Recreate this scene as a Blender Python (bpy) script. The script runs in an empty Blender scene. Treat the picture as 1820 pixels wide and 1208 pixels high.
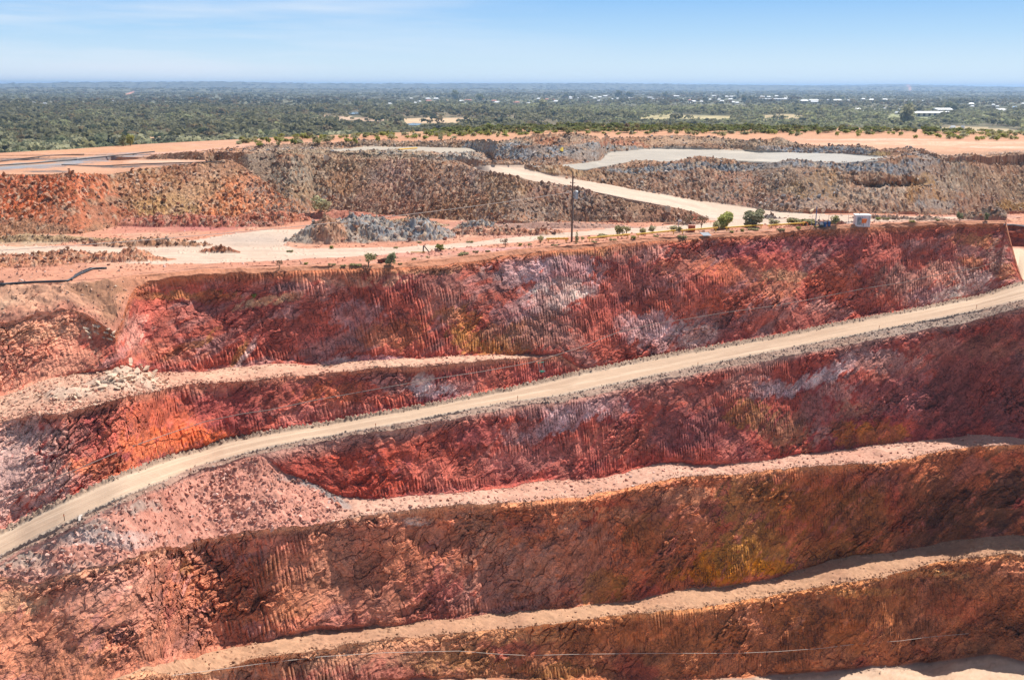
import bpy, math, random
import numpy as np
from mathutils import Matrix, Vector

# ------------------------------------------------------------------ camera, sky, sun, exposure
SC = bpy.context.scene
COL = SC.collection
HC = 24.0                      # eye height above the pit rim
FPX, CX, CY = 1769.0, 910.0, 604.0
PITCH, ROLL = math.radians(14.30), math.radians(0.19)
fwd = np.array([0, math.cos(PITCH), -math.sin(PITCH)])
r0 = np.array([1.0, 0, 0]); u0 = np.array([0, math.sin(PITCH), math.cos(PITCH)])
rgt = math.cos(ROLL)*r0 + math.sin(ROLL)*u0
upv = -math.sin(ROLL)*r0 + math.cos(ROLL)*u0
cam_d = bpy.data.cameras.new("camera"); cam = bpy.data.objects.new("camera", cam_d); COL.objects.link(cam)
cam_d.lens = 35.0; cam_d.sensor_width = 36.0; cam_d.clip_start = 0.5; cam_d.clip_end = 90000
cam.matrix_world = Matrix(((rgt[0], upv[0], -fwd[0], 0), (rgt[1], upv[1], -fwd[1], 0), (rgt[2], upv[2], -fwd[2], HC), (0, 0, 0, 1)))
SC.camera = cam

SUN_EL, SUN_AZ = math.radians(57), math.radians(38)      # azimuth clockwise from the view direction (+Y)
w = bpy.data.worlds.new("World"); SC.world = w; w.use_nodes = True
nt = w.node_tree; nt.nodes.clear()
N = nt.nodes.new; L = nt.links.new
sky = N('ShaderNodeTexSky'); sky.sky_type = 'NISHITA'; sky.sun_disc = False
sky.sun_elevation = SUN_EL; sky.sun_rotation = SUN_AZ
sky.air_density = 1.0; sky.dust_density = 0.6; sky.ozone_density = 1.0
# towards the horizon the dry air pales the sky
tcs = N('ShaderNodeTexCoord'); sps = N('ShaderNodeSeparateXYZ'); L(tcs.outputs['Generated'], sps.inputs[0])
crs = N('ShaderNodeValToRGB'); el_ = crs.color_ramp.elements; el_[0].position = 0.0; el_[0].color = (.76, .88, .95, 1); el_[1].position = .5; el_[1].color = (.19, .43, .88, 1)
for p_, c_ in ((.05, (.67, .835, .945)), (.12, (.47, .71, .945)), (.20, (.30, .57, .93)), (.3, (.22, .49, .92))):
    e_ = el_.new(p_); e_.color = (*c_, 1)
mrs = N('ShaderNodeMapRange'); mrs.inputs[1].default_value = 0; mrs.inputs[2].default_value = .4; L(sps.outputs[2], mrs.inputs[0]); L(mrs.outputs[0], crs.inputs[0])
scs = N('ShaderNodeVectorMath'); scs.operation = 'SCALE'; scs.inputs['Scale'].default_value = 10.3; L(crs.outputs[0], scs.inputs[0])
fcs = N('ShaderNodeMapRange'); fcs.inputs[1].default_value = .12; fcs.inputs[2].default_value = .24; fcs.inputs[3].default_value = 1; fcs.inputs[4].default_value = 0; L(sps.outputs[2], fcs.inputs[0])
skm = N('ShaderNodeMixRGB'); L(fcs.outputs[0], skm.inputs[0]); L(sky.outputs[0], skm.inputs[1]); L(scs.outputs[0], skm.inputs[2])
bg = N('ShaderNodeBackground'); bg.inputs[1].default_value = 0.072
outw = N('ShaderNodeOutputWorld')
# thin wisps of high cloud, laid out by direction in the sky
tc = N('ShaderNodeTexCoord'); mp = N('ShaderNodeMapping'); mp.inputs['Scale'].default_value = (3.0, 3.0, 38.0)
L(tc.outputs['Generated'], mp.inputs[0])
nz = N('ShaderNodeTexNoise'); nz.inputs['Scale'].default_value = 1.0; nz.inputs['Detail'].default_value = 5; nz.inputs['Roughness'].default_value = .55
L(mp.outputs[0], nz.inputs[0])
rmp = N('ShaderNodeMapRange'); rmp.inputs[1].default_value = .44; rmp.inputs[2].default_value = .70; rmp.inputs[3].default_value = 0; rmp.inputs[4].default_value = .8
L(nz.outputs[0], rmp.inputs[0])
sep = N('ShaderNodeSeparateXYZ'); L(tc.outputs['Generated'], sep.inputs[0])
lf = N('ShaderNodeMapRange'); lf.inputs[1].default_value = .12; lf.inputs[2].default_value = -.3; L(sep.outputs[0], lf.inputs[0])
mm = N('ShaderNodeMath'); mm.operation = 'MULTIPLY'; L(rmp.outputs[0], mm.inputs[0]); L(lf.outputs[0], mm.inputs[1])
mx = N('ShaderNodeMixRGB'); mx.inputs[2].default_value = (8.4, 9.1, 10.0, 1)
L(mm.outputs[0], mx.inputs[0]); L(skm.outputs[0], mx.inputs[1]); L(mx.outputs[0], bg.inputs[0]); L(bg.outputs[0], outw.inputs[0])

sun_d = bpy.data.lights.new("sun", 'SUN'); sun_d.energy = 4.9; sun_d.angle = math.radians(0.53); sun_d.color = (1.0, .95, .88)
sun = bpy.data.objects.new("sun", sun_d); COL.objects.link(sun)
sv = Vector((math.sin(SUN_AZ)*math.cos(SUN_EL), math.cos(SUN_AZ)*math.cos(SUN_EL), math.sin(SUN_EL)))
sun.rotation_euler = sv.to_track_quat('Z', 'Y').to_euler(); sun.location = (0, 0, 80)
vs = SC.view_settings; vs.view_transform = 'Standard'; vs.look = 'None'; vs.exposure = 0.47; vs.gamma = 1
SC.cycles.max_bounces = 6; SC.cycles.diffuse_bounces = 3; SC.cycles.volume_bounces = 0; SC.cycles.use_denoising = True

# ------------------------------------------------------------------ noise
def _h(ix, iy, iz, seed):
    h = (ix.astype(np.int64).astype(np.uint32)*np.uint32(374761393) + iy.astype(np.int64).astype(np.uint32)*np.uint32(668265263) + iz.astype(np.int64).astype(np.uint32)*np.uint32(3266489917)) + np.uint32((seed*2654435761) & 0xffffffff)
    h ^= h >> np.uint32(15); h *= np.uint32(2246822519); h ^= h >> np.uint32(13); h *= np.uint32(3266489917); h ^= h >> np.uint32(16)
    return h
def _f(h): return (h >> np.uint32(8)).astype(np.float32)*np.float32(1/16777216)
def vn3(x, y, z, s=0):
    x = np.asarray(x, np.float32); y = np.asarray(y, np.float32); z = np.asarray(z, np.float32)
    x, y, z = np.broadcast_arrays(x, y, z)
    xi = np.floor(x); yi = np.floor(y); zi = np.floor(z)
    fx = x-xi; fy = y-yi; fz = z-zi
    fx = fx*fx*(3-2*fx); fy = fy*fy*(3-2*fy); fz = fz*fz*(3-2*fz)
    def c(a, b, d): return _f(_h(xi+a, yi+b, zi+d, s))
    a = c(0,0,0)*(1-fx)+c(1,0,0)*fx; b = c(0,1,0)*(1-fx)+c(1,1,0)*fx
    e = c(0,0,1)*(1-fx)+c(1,0,1)*fx; g = c(0,1,1)*(1-fx)+c(1,1,1)*fx
    return ((a*(1-fy)+b*fy)*(1-fz) + (e*(1-fy)+g*fy)*fz)*2-1
def vn2(x, y, s=0):
    x = np.asarray(x, np.float32); y = np.asarray(y, np.float32); x, y = np.broadcast_arrays(x, y)
    xi = np.floor(x); yi = np.floor(y); fx = x-xi; fy = y-yi
    fx = fx*fx*(3-2*fx); fy = fy*fy*(3-2*fy); zz = np.zeros_like(xi)
    def c(a, b): return _f(_h(xi+a, yi+b, zz, s))
    return ((c(0,0)*(1-fx)+c(1,0)*fx)*(1-fy) + (c(0,1)*(1-fx)+c(1,1)*fx)*fy)*2-1
def fb2(x, y, o=4, s=0, g=.5):
    a = 1.0; t = 0; r = 0
    for k in range(o):
        r = r + a*vn2(x*2**k+k*17.3, y*2**k-k*9.1, s+k); t += a; a *= g
    return r/t
def fb3(x, y, z, o=3, s=0, g=.5):
    a = 1.0; t = 0; r = 0
    for k in range(o):
        r = r + a*vn3(x*2**k+k*17.3, y*2**k-k*9.1, z*2**k+k*5.7, s+k); t += a; a *= g
    return r/t
def vor2(x, y, s=0):
    """nearest and second nearest distance, two random numbers of the cell, offset from the cell's seed"""
    x = np.asarray(x, np.float32); y = np.asarray(y, np.float32)
    xi = np.floor(x); yi = np.floor(y); zz = np.zeros_like(xi)
    f1 = np.full(x.shape, 9, np.float32); f2 = f1.copy(); r1 = np.zeros_like(f1); r2 = np.zeros_like(f1); ox = np.zeros_like(f1); oy = np.zeros_like(f1)
    for a in (-1, 0, 1):
        for b in (-1, 0, 1):
            h = _h(xi+a, yi+b, zz, s); p = _f(h); h2 = h*np.uint32(2246822519) ^ (h >> np.uint32(9)); q = _f(h2)
            dx = xi+a+p-x; dy = yi+b+q-y; d = dx*dx+dy*dy
            m = d < f1
            f2 = np.where(m, f1, np.minimum(f2, d))
            f1 = np.where(m, d, f1)
            ra = _f(h2*np.uint32(3266489917) ^ h); rb = _f(h*np.uint32(668265263) + h2)
            r1 = np.where(m, ra, r1); r2 = np.where(m, rb, r2); ox = np.where(m, dx, ox); oy = np.where(m, dy, oy)
    return np.sqrt(f1), np.sqrt(f2), r1, r2, ox, oy
def sstep(a, b, x):
    t = np.clip((x-a)/(b-a), 0, 1); return t*t*(3-2*t)

# ------------------------------------------------------------------ from a pixel of the survey to a bearing and a slope
def ang(u, v):
    u = np.asarray(u, float); v = np.asarray(v, float)
    d = FPX*fwd[:, None] + (u-CX)*rgt[:, None] - (v-CY)*upv[:, None] if u.ndim else FPX*fwd + (u-CX)*rgt - (v-CY)*upv
    return np.arctan2(d[0], d[1]), -d[2]/np.hypot(d[0], d[1])
def proj(x, y, z):
    q = (x, y, z-HC)
    a = q[0]*rgt[0]+q[1]*rgt[1]+q[2]*rgt[2]; b = q[0]*upv[0]+q[1]*upv[1]+q[2]*upv[2]; c = q[0]*fwd[0]+q[1]*fwd[1]+q[2]*fwd[2]
    c = np.maximum(c, 1e-3)
    return CX+FPX*a/c, CY-FPX*b/c

RD = math.radians
th_in = np.linspace(RD(-31), RD(31), 1560)
th_l = RD(-31) - np.geomspace(RD(.06), RD(27), 70)[::-1]; th_r = RD(31) + np.geomspace(RD(.06), RD(27), 70)
TH = np.concatenate([th_l, th_in, th_r]); NC = len(TH)
def smooth(a, n):
    if n < 2: return a
    k = np.hanning(n+2)[1:-1]; k /= k.sum(); p = np.pad(a, n//2, mode='edge')
    return np.convolve(p, k, 'same')[n//2:n//2+len(a)]
def line(pts, sm=9):
    p = np.array(sorted(pts), float); th, t = ang(p[:, 0], p[:, 1])
    return smooth(np.interp(TH, th, t), sm)
UH = None
def tab(pts, v=560, sm=9):
    """a value that varies with the column u, taken at image row v"""
    p = np.array(pts, float); th, _ = ang(p[:, 0], np.full(len(p), v)); return smooth(np.interp(TH, th, p[:, 1]), sm)
def solve(Dp, zp, t, tb):
    z = (HC - t*Dp + t*zp/tb)/(1+t/tb); return (HC-z)/t, z

# ------------------------------------------------------------------ lines of the pit and the dumps
S1 = [(-400,520),(0,508),(126,503),(200,499),(240,491),(265,489),(364,480),(480,477),(559,473),(659,472),(725,467),(791,461),(857,453),(940,443),(1016,437),(1132,425),(1264,418),(1380,411),(1439,403),(1539,399),(1671,395),(1777,393),(1789,394)]
R1 = [(-400,610),(0,574),(66,562),(126,549),(160,562),(190,584),(205,592),(216,566),(228,530),(242,508),(265,496),(364,486),(480,483),(559,479),(659,479),(725,474),(791,468),(857,460),(940,450),(1016,443),(1132,430),(1264,423),(1380,416),(1439,408),(1539,405),(1671,400),(1777,397),(1788,399)]
nose = [(1793,415),(1798,432),(1803,452),(1809,475),(1814,490),(1818,499)]
S1 += nose; R1 += [(u, v+2) for u, v in nose]
S1 += [(1900,486),(2240,440)]; R1 += [(1900,488),(2240,442)]
B1 = [(-400,700),(0,702),(79,676),(149,665),(215,656),(305,660),(364,658),(480,647),(592,647),(659,642),(741,638),(791,634),(857,631),(940,628),(985,629),(1005,638),(1032,652),(1060,653),(1165,633),(1297,610),(1380,596),(1472,577),(1605,552),(1737,526),(1813,501)]
F1 = [(-400,790),(0,750),(66,737),(116,733),(165,719),(265,697),(308,686),(381,679),(480,673),(559,665),(659,656),(758,650),(857,643),(940,635),(985,631),(1005,639),(1032,653),(1060,653.8),(1165,633.8),(1297,610.8),(1380,596.8),(1472,577.8),(1605,552.8),(1737,526.8),(1813,501.5)]
B1 += [(1818,501.2),(1900,489),(2240,443)]; F1 += [(1818,501.6),(1900,489.5),(2240,443.5)]
T_ = [(-400,1120),(0,945),(74,908),(148,873),(223,840),(297,814),(371,793),(397,783),(480,768),(559,756),(659,738),(758,721),(857,701),(900,693),(1032,661),(1165,635),(1297,612),(1380,598),(1472,579),(1605,554),(1737,528),(1813,503),(1818,502),(1900,490),(2240,444)]
TO = [(-400,1180),(0,990),(74,951),(148,916),(223,882),(297,853),(371,824),(479,795),(592,774),(692,757),(791,736),(890,718),(999,703),(1099,681),(1198,661),(1297,640),(1380,624),(1472,605),(1605,579),(1737,552),(1820,534),(1900,518),(2240,470)]
C2 = [(-400,1200),(0,998),(148,926),(297,862),(371,832),(479,802),(592,782),(692,765),(791,746),(890,727),(999,712),(1099,691),(1198,672),(1297,652),(1380,637),(1472,618),(1605,593),(1737,566),(1820,547),(1900,540),(2240,490)]
B2 = [(-400,1206),(0,1003),(148,931),(297,867),(371,837),(460,808),(479,817),(508,837),(564,864),(608,881),(683,884),(794,877),(900,865),(939,858),(1048,849),(1100,842),(1178,825),(1215,823),(1271,825),(1380,816),(1451,805),(1563,788),(1674,777),(1748,774),(1820,779),(2240,800)]
F2 = [(-400,1050),(0,1022),(56,1037),(111,1020),(200,1004),(241,985),(319,968),(371,957),(438,944),(534,934),(627,917),(683,908),(794,896),(900,890),(939,888),(1048,879),(1160,856),(1271,842),(1380,834),(1451,829),(1563,822),(1674,800),(1785,789),(1820,788),(2240,812)]
B3 = [(-400,1500),(0,1290),(150,1225),(255,1191),(308,1173),(371,1161),(479,1138),(553,1117),(683,1111),(783,1098),(939,1086),(1011,1079),(1123,1064),(1234,1046),(1380,1026),(1451,1005),(1507,990),(1637,971),(1711,957),(1820,951),(2240,960)]
F3 = [(-400,1504),(0,1294),(150,1230),(250,1195),(308,1199),(371,1192),(460,1166),(571,1153),(683,1135),(794,1124),(939,1112),(1048,1098),(1160,1086),(1271,1075),(1380,1056),(1451,1042),(1563,1023),(1674,996),(1785,983),(1820,990),(2240,1010)]
B4 = [(-400,1700),(0,1420),(300,1290),(600,1222),(720,1204),(850,1203),(1000,1212),(1215,1208),(1380,1196),(1488,1187),(1637,1172),(1767,1160),(1820,1172),(2240,1200)]

nodes = []   # name, D, z
tS = line(S1, 5); zS = 0*tS
D_S = HC/tS
th_n = ang(1788.0, 396.0)[0]; Dn = float(np.interp(th_n, TH, D_S)) - 1.0
mN = TH > th_n
D_S = np.where(mN, Dn, D_S); zS = HC - tS*D_S
def chain_down():
    D, z = D_S, zS; out = []
    def go(name, pts, tb, sm=9):
        nonlocal D, z
        t = line(pts, sm)
        if name == 'B1': D, z = np.where(mN, Dn, D), np.where(mN, 0.0, z)
        D2, z2 = solve(D, z, t, tb)
        if name == 'R1': D2 = np.where(mN, Dn-.5, D2); z2 = HC-t*D2
        if name != 'R1':
            D2 = smooth(D2, 91 if name == 'B1' else 31); z2 = HC - t*D2
        D2 = np.minimum(D2, out[-1][1]-.03 if out else D-.03)
        out.append((name, D2, z2)); D, z = D2, z2
    go('R1', R1, .5, 5)
    go('B1', B1, tab([(-400,.8),(0,.95),(150,1.1),(230,1.5),(280,1.85),(900,1.85),(1100,1.8),(1300,1.62),(1600,1.6),(1820,1.45)]))
    go('F1', F1, .04)
    go('T', T_, tab([(-400,.85),(0,1.0),(150,1.2),(300,1.6),(500,1.95),(1400,1.9),(1820,1.6)]))
    go('TO', TO, .02)
    go('C2', C2, .35)
    go('B2', B2, tab([(-400,1.0),(300,1.5),(480,2.1),(1100,2.0),(1400,2.0),(1820,2.05)]))
    go('F2', F2, tab([(-400,.66),(440,.66),(520,.45),(610,.12),(680,.03)]), 15)
    go('B3', B3, tab([(-400,.9),(0,1.0),(200,1.25),(300,1.7),(480,2.7),(1400,3.2),(1820,3.4)]))
    go('F3', F3, .03)
    go('B4', B4, tab([(-400,1.4),(300,1.8),(800,2.4),(1820,2.8)]))
    return out
down = chain_down()
DB4, zB4 = down[-1][1], down[-1][2]
ZF = -62.0
low = [('F4', np.maximum(DB4-13, 20), zB4-.3)]
low.append(('B5', np.maximum(low[0][1]-9, 14), np.full(NC, ZF)))
low.append(('K0', np.full(NC, 4.0), np.full(NC, ZF)))
chain = low[::-1] + down[::-1] + [('S1', D_S, zS)]

uD = lambda pts: tab(pts, 400, 5)
D, z = D_S, zS
def add(name, D2, z2):
    global D, z
    D2 = np.maximum(D2, D+.25); chain.append((name, D2, z2)); D, z = D2, z2
nb = smooth(mN.astype(float), 5)
tq = line([(1700,437),(1788,437),(1820,438),(1900,440),(2240,440)])
add('P1', D_S+.6 + nb*2.5, np.where(mN, np.minimum(zS-.5, -8.5), 0.0))
add('P2', np.where(mN, np.maximum(D+10, (HC+8.0)/tq), D+.6), np.where(mN, -8.0, 0.0))
zw = HC - line([(1700,400),(2240,400)])*(D+3)
add('P3', np.where(mN, D+3, D+.6), np.where(mN, zw, tab([(-400,0),(1700,0),(1788,-.4)])))
zt = uD([(-400,0),(1560,0),(1788,-3.8),(1800,-4),(2240,-4)])
def vline(name, pts, zz, sm=5):
    t = line(pts, sm); add(name, (HC-zz)/t, zz+0*t)
toeB_in = [(540,384.5),(556,376),(602,377),(672,382),(759,388),(845,394),(920,400),(1016,394),(1103,396),(1190,396),(1250,391),(1275,389)]
toeC_in = [(1300,385),(1380,377),(1427,379),(1543,379),(1630,382),(1702,382),(1750,380),(1796,380),(2240,385)]
toeA = [(-400,424),(0,419),(145,416),(217,400),(362,391),(460,385),(520,384)] + toeB_in + toeC_in
vline('toeA', toeA, zt)
crA = [(-400,312),(0,310),(60,310),(200,309),(270,298),(350,290),(400,285),(412,286),(430,295),(460,316),(500,349),(532,380)] + [(u, v-.4) for u, v in toeB_in+toeC_in]
tA = line(crA, 5); DA, zA = solve(D, z, tA, .72); add('crA', DA, zA)
# heap B: behind heap A's end (400-540) and on to 1262
flatA = uD([(-400,1),(375,1),(440,0),(2240,0)]); flatB = uD([(-400,1),(245,1),(275,0),(2240,0)])
crB = [(-400,302),(0,300),(245,283),(275,276),(330,271.5),(400,272),(440,275),(480,274),(527,275),(585,283),(666,281),(730,288),(773,289),(831,297),(875,307),(920,315),(958,324),(1016,333),(1074,344),(1132,356),(1190,367),(1233,377),(1262,388)] + [(u, v-.8) for u, v in [(1275,389)]+toeC_in]
tbt = line([(-400,303),(240,284.5),(300,283),(372,285),(392,305),(415,345),(445,374),(540,376)] + [(u, v-.6) for u, v in toeB_in[1:]+toeC_in], 5)
zbt = np.where(flatA > .5, z, zt)
zbt = z*flatA + np.where(TH < ang(541., 380.)[0], 0.0, zt)*(1-flatA)
tB = line(crB, 5); mAB = uD([(-400,0),(372,0),(410,1),(520,1),(560,0),(2240,0)])
DBf = (HC-10.5)/tB; Dm = (z+.75*D-10.5+.72*DBf)/1.47; zm = z-.75*(Dm-D); lowm = zm < 0; Dm = np.where(lowm, DBf-10.5/.72, Dm); zm = np.where(lowm, 0, zm)
Dt0 = np.maximum((HC-zbt)/tbt, D+.3+np.maximum(z-zbt, 0)/.75)
add('toeB', Dt0*(1-mAB)+Dm*mAB, zbt*(1-mAB)+zm*mAB)
DB, zB = solve(D, z, tB, .72)
zB = np.maximum(zB, z)*(1-flatB)+z*flatB; add('crB', (HC-zB)/tB, zB)
# road edge / toe of heap C
tC = [(-400,292),(300,284),(440,274),(527,271),(600,276),(666,277),(773,284),(831,291),(850,296),(932,298.5),(950,306),(987,314),(1074,326),(1161,343),(1248,358),(1335,370)] + [(u, v-1.4) for u, v in toeC_in[1:]]
ztc = uD([(-400,99),(800,99),(850,0),(2240,0)])
ztop = 9.0
zc = uD([(-400,9),(300,9),(870,9),(932,8.3),(1016,6.2),(1100,4.2),(1190,2.3),(1262,.9),(1330,.1),(1400,0),(1560,0),(1788,-3.8),(1800,-4),(2240,-4)])
zc = np.maximum(zc, z) * (TH < ang(1262., 390.)[0]) + zc*(TH >= ang(1262., 390.)[0])
vline('toeC', tC, zc)
crC = [(-400,286),(300,279),(440,271),(527,268),(600,271),(773,275),(831,281),(860,288),(932,294),(1000,299),(1040,301),(1075,295),(1103,291),(1200,289),(1290,284),(1380,288),(1440,289),(1514,288),(1560,284),(1600,277),(1630,273),(1673,283),(1690,295),(1746,296),(1788,297),(2240,300)]
tCr = line(crC, 5); Dc, zc2 = solve(D, z, tCr, .66)
zc2 = np.clip(zc2, z, 11.0); add('crC', (HC-zc2)/tCr, zc2)
add('padN', D+1.8, np.minimum(z-.7, 8.6)*.5+.5*8.4)
toeD = [(-400,284),(300,276),(440,266),(527,263),(740,261),(840,264),(880,284),(950,288),(1020,289),(1062,286),(1085,271),(1160,265),(1270,267),(1300,266),(1350,272),(1400,271),(1500,274),(1560,280),(1600,275),(1630,271),(1690,292),(1746,294),(2240,297)]
vline('toeD', toeD, 8.5)
crD = [(-400,282),(300,274),(440,262),(480,259),(527,257),(600,255),(700,256),(800,253),(860,250),(900,256),(950,254),(1000,258),(1040,262),(1062,270),(1085,262),(1160,258),(1300,258),(1340,264),(1370,262),(1412,259),(1456,261),(1543,266),(1586,268),(1640,270),(1690,290),(1746,292),(2240,295)]
tDr = line(crD, 5); Dd, zd = solve(D, z, tDr, .7); zd = np.clip(zd, 8.5, 13.5); add('crD', (HC-zd)/tDr, zd)
add('bkD', D+2.5+(z-8.6), 0*z+8.6)
crE = [(-400,281),(300,271),(440,260),(600,253),(800,251),(860,249),(900,246),(972,240),(1025,239),(1074,245),(1161,240),(1233,239),(1306,245),(1386,247),(1412,254),(1456,258),(1543,263),(1586,266),(1640,268),(1690,288),(1746,289),(2240,292)]
tE = line(crE, 5); De, ze = solve(D+6, 0*z+8.6, tE, .7); ze = np.clip(ze, 8.6, 14.5); add('crE', (HC-ze)/tE, ze)
add('bkE', D+2.5+(z-8.6)*1.2, 0*z+8.6)
edge = [(-400,288),(0,272),(116,266),(246,257),(319,253),(460,246),(600,240),(727,235),(850,228),(1000,223),(1200,224),(1400,226),(1600,229),(1820,236),(2240,250)]
vline('edge', edge, 8.6, 15)
add('dr1', D+40, 0*z-6.0)
add('dr2', D+70, 0*z-20.0)

# rows between the nodes
CNT = dict(K0=6, B5=14, F4=22, B4=120, F3=34, B3=190, F2=60, B2=120, C2=26, TO=40, T=100, F1=36, B1=180, R1=18, S1=4, P1=6, P2=14, P3=210,
           toeA=120, crA=24, toeB=110, crB=26, toeC=70, crC=8, padN=56, toeD=44, crD=10, bkD=36, crE=8, bkE=46, edge=8, dr1=8)
Ds = []; Zs = []; seg = []; segpos = []
for k in range(len(chain)-1):
    nm, D0, Z0 = chain[k]; _, D1, Z1 = chain[k+1]; n = CNT[nm]
    for j in range(n):
        f = j/n; Ds.append(D0*(1-f)+D1*f); Zs.append(Z0*(1-f)+Z1*f); seg.append(nm); segpos.append(f)
Dlast = chain[-1][1]
far = np.geomspace(1.0, 21500/400, 110)
for j, g in enumerate(far):
    Ds.append(Dlast + (400*(g-1))); Zs.append(np.full(NC, -20.0)); seg.append('plain'); segpos.append(j/109)
D = np.array(Ds).T.astype(np.float32); Z = np.array(Zs).T.astype(np.float32); NR = D.shape[1]
seg = np.array(seg); segpos = np.array(segpos, np.float32)
rows = {nm: np.where(seg == nm)[0] for nm in dict.fromkeys(seg)}
X = D*np.sin(TH)[:, None].astype(np.float32); Y = D*np.cos(TH)[:, None].astype(np.float32)
U, V = proj(X, Y, Z); U = U.astype(np.float32); V = V.astype(np.float32)
rx = np.sin(TH)[:, None].astype(np.float32); ry = np.cos(TH)[:, None].astype(np.float32)

# ------------------------------------------------------------------ relief
C = np.zeros((NC, NR, 3), np.float32)      # base colours
def rs(a, b=None):
    i0 = rows[a][0]; i1 = rows[b or a][-1]+1; return slice(i0, i1)
def mixc(sl, m, col):
    m = np.clip(m, 0, 1)[..., None]; C[:, sl] = C[:, sl]*(1-m) + np.array(col, np.float32)*m
def blob(sl, u, v, ru, rv, col, k=1.0, rot=0.0, seed=3):
    uu = U[:, sl] - u + NZ1[:, sl]*ru*.6; vv = V[:, sl] - v + NZ2[:, sl]*rv*.75
    c, s = math.cos(rot), math.sin(rot); a = (uu*c+vv*s)/ru; b = (-uu*s+vv*c)/rv
    n3 = NZ3[:, sl]; d = a*a+b*b + n3*.6 + NZ4[:, sl]*1.3
    mixc(sl, k*sstep(1.45, .6, d)*np.clip(1.0+n3*.7, .4, 1.2), col)
def inpoly(u, v, poly):
    c = np.zeros(u.shape, bool); n = len(poly)
    for i in range(n):
        x1, y1 = poly[i]; x2, y2 = poly[(i+1) % n]
        if y1 == y2: continue
        m = ((y1 > v) != (y2 > v)) & (u < (x2-x1)*(v-y1)/(y2-y1)+x1); c ^= m
    return c
pit = rs('F4', 'R1')
NZ4 = np.zeros_like(D); NZ1 = np.zeros_like(D); NZ2 = np.zeros_like(D); NZ3 = np.zeros_like(D)
body = slice(0, rows['plain'][0])
NZ1[:, body] = fb3(X[:, body]*.11, Y[:, body]*.11, Z[:, body]*.16, 4, 11, .6)*1.6
NZ2[:, body] = fb3(X[:, body]*.11+40, Y[:, body]*.11, Z[:, body]*.16, 4, 23, .6)*1.6
NZ3[:, body] = fb3(X[:, body]*.45, Y[:, body]*.45, Z[:, body]*.5, 4, 37, .6)*1.6

RED=(.36,.10,.070); MAR=(.25,.068,.062); PINK=(.50,.25,.20); WHT=(.62,.45,.39); ORG=(.47,.15,.055); OCH=(.40,.19,.065); BRN=(.26,.12,.065)
DBR=(.13,.068,.042); TAN=(.50,.31,.18); PUR=(.31,.15,.13); CRM=(.66,.47,.34); SOIL=(.38,.165,.09)

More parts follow.
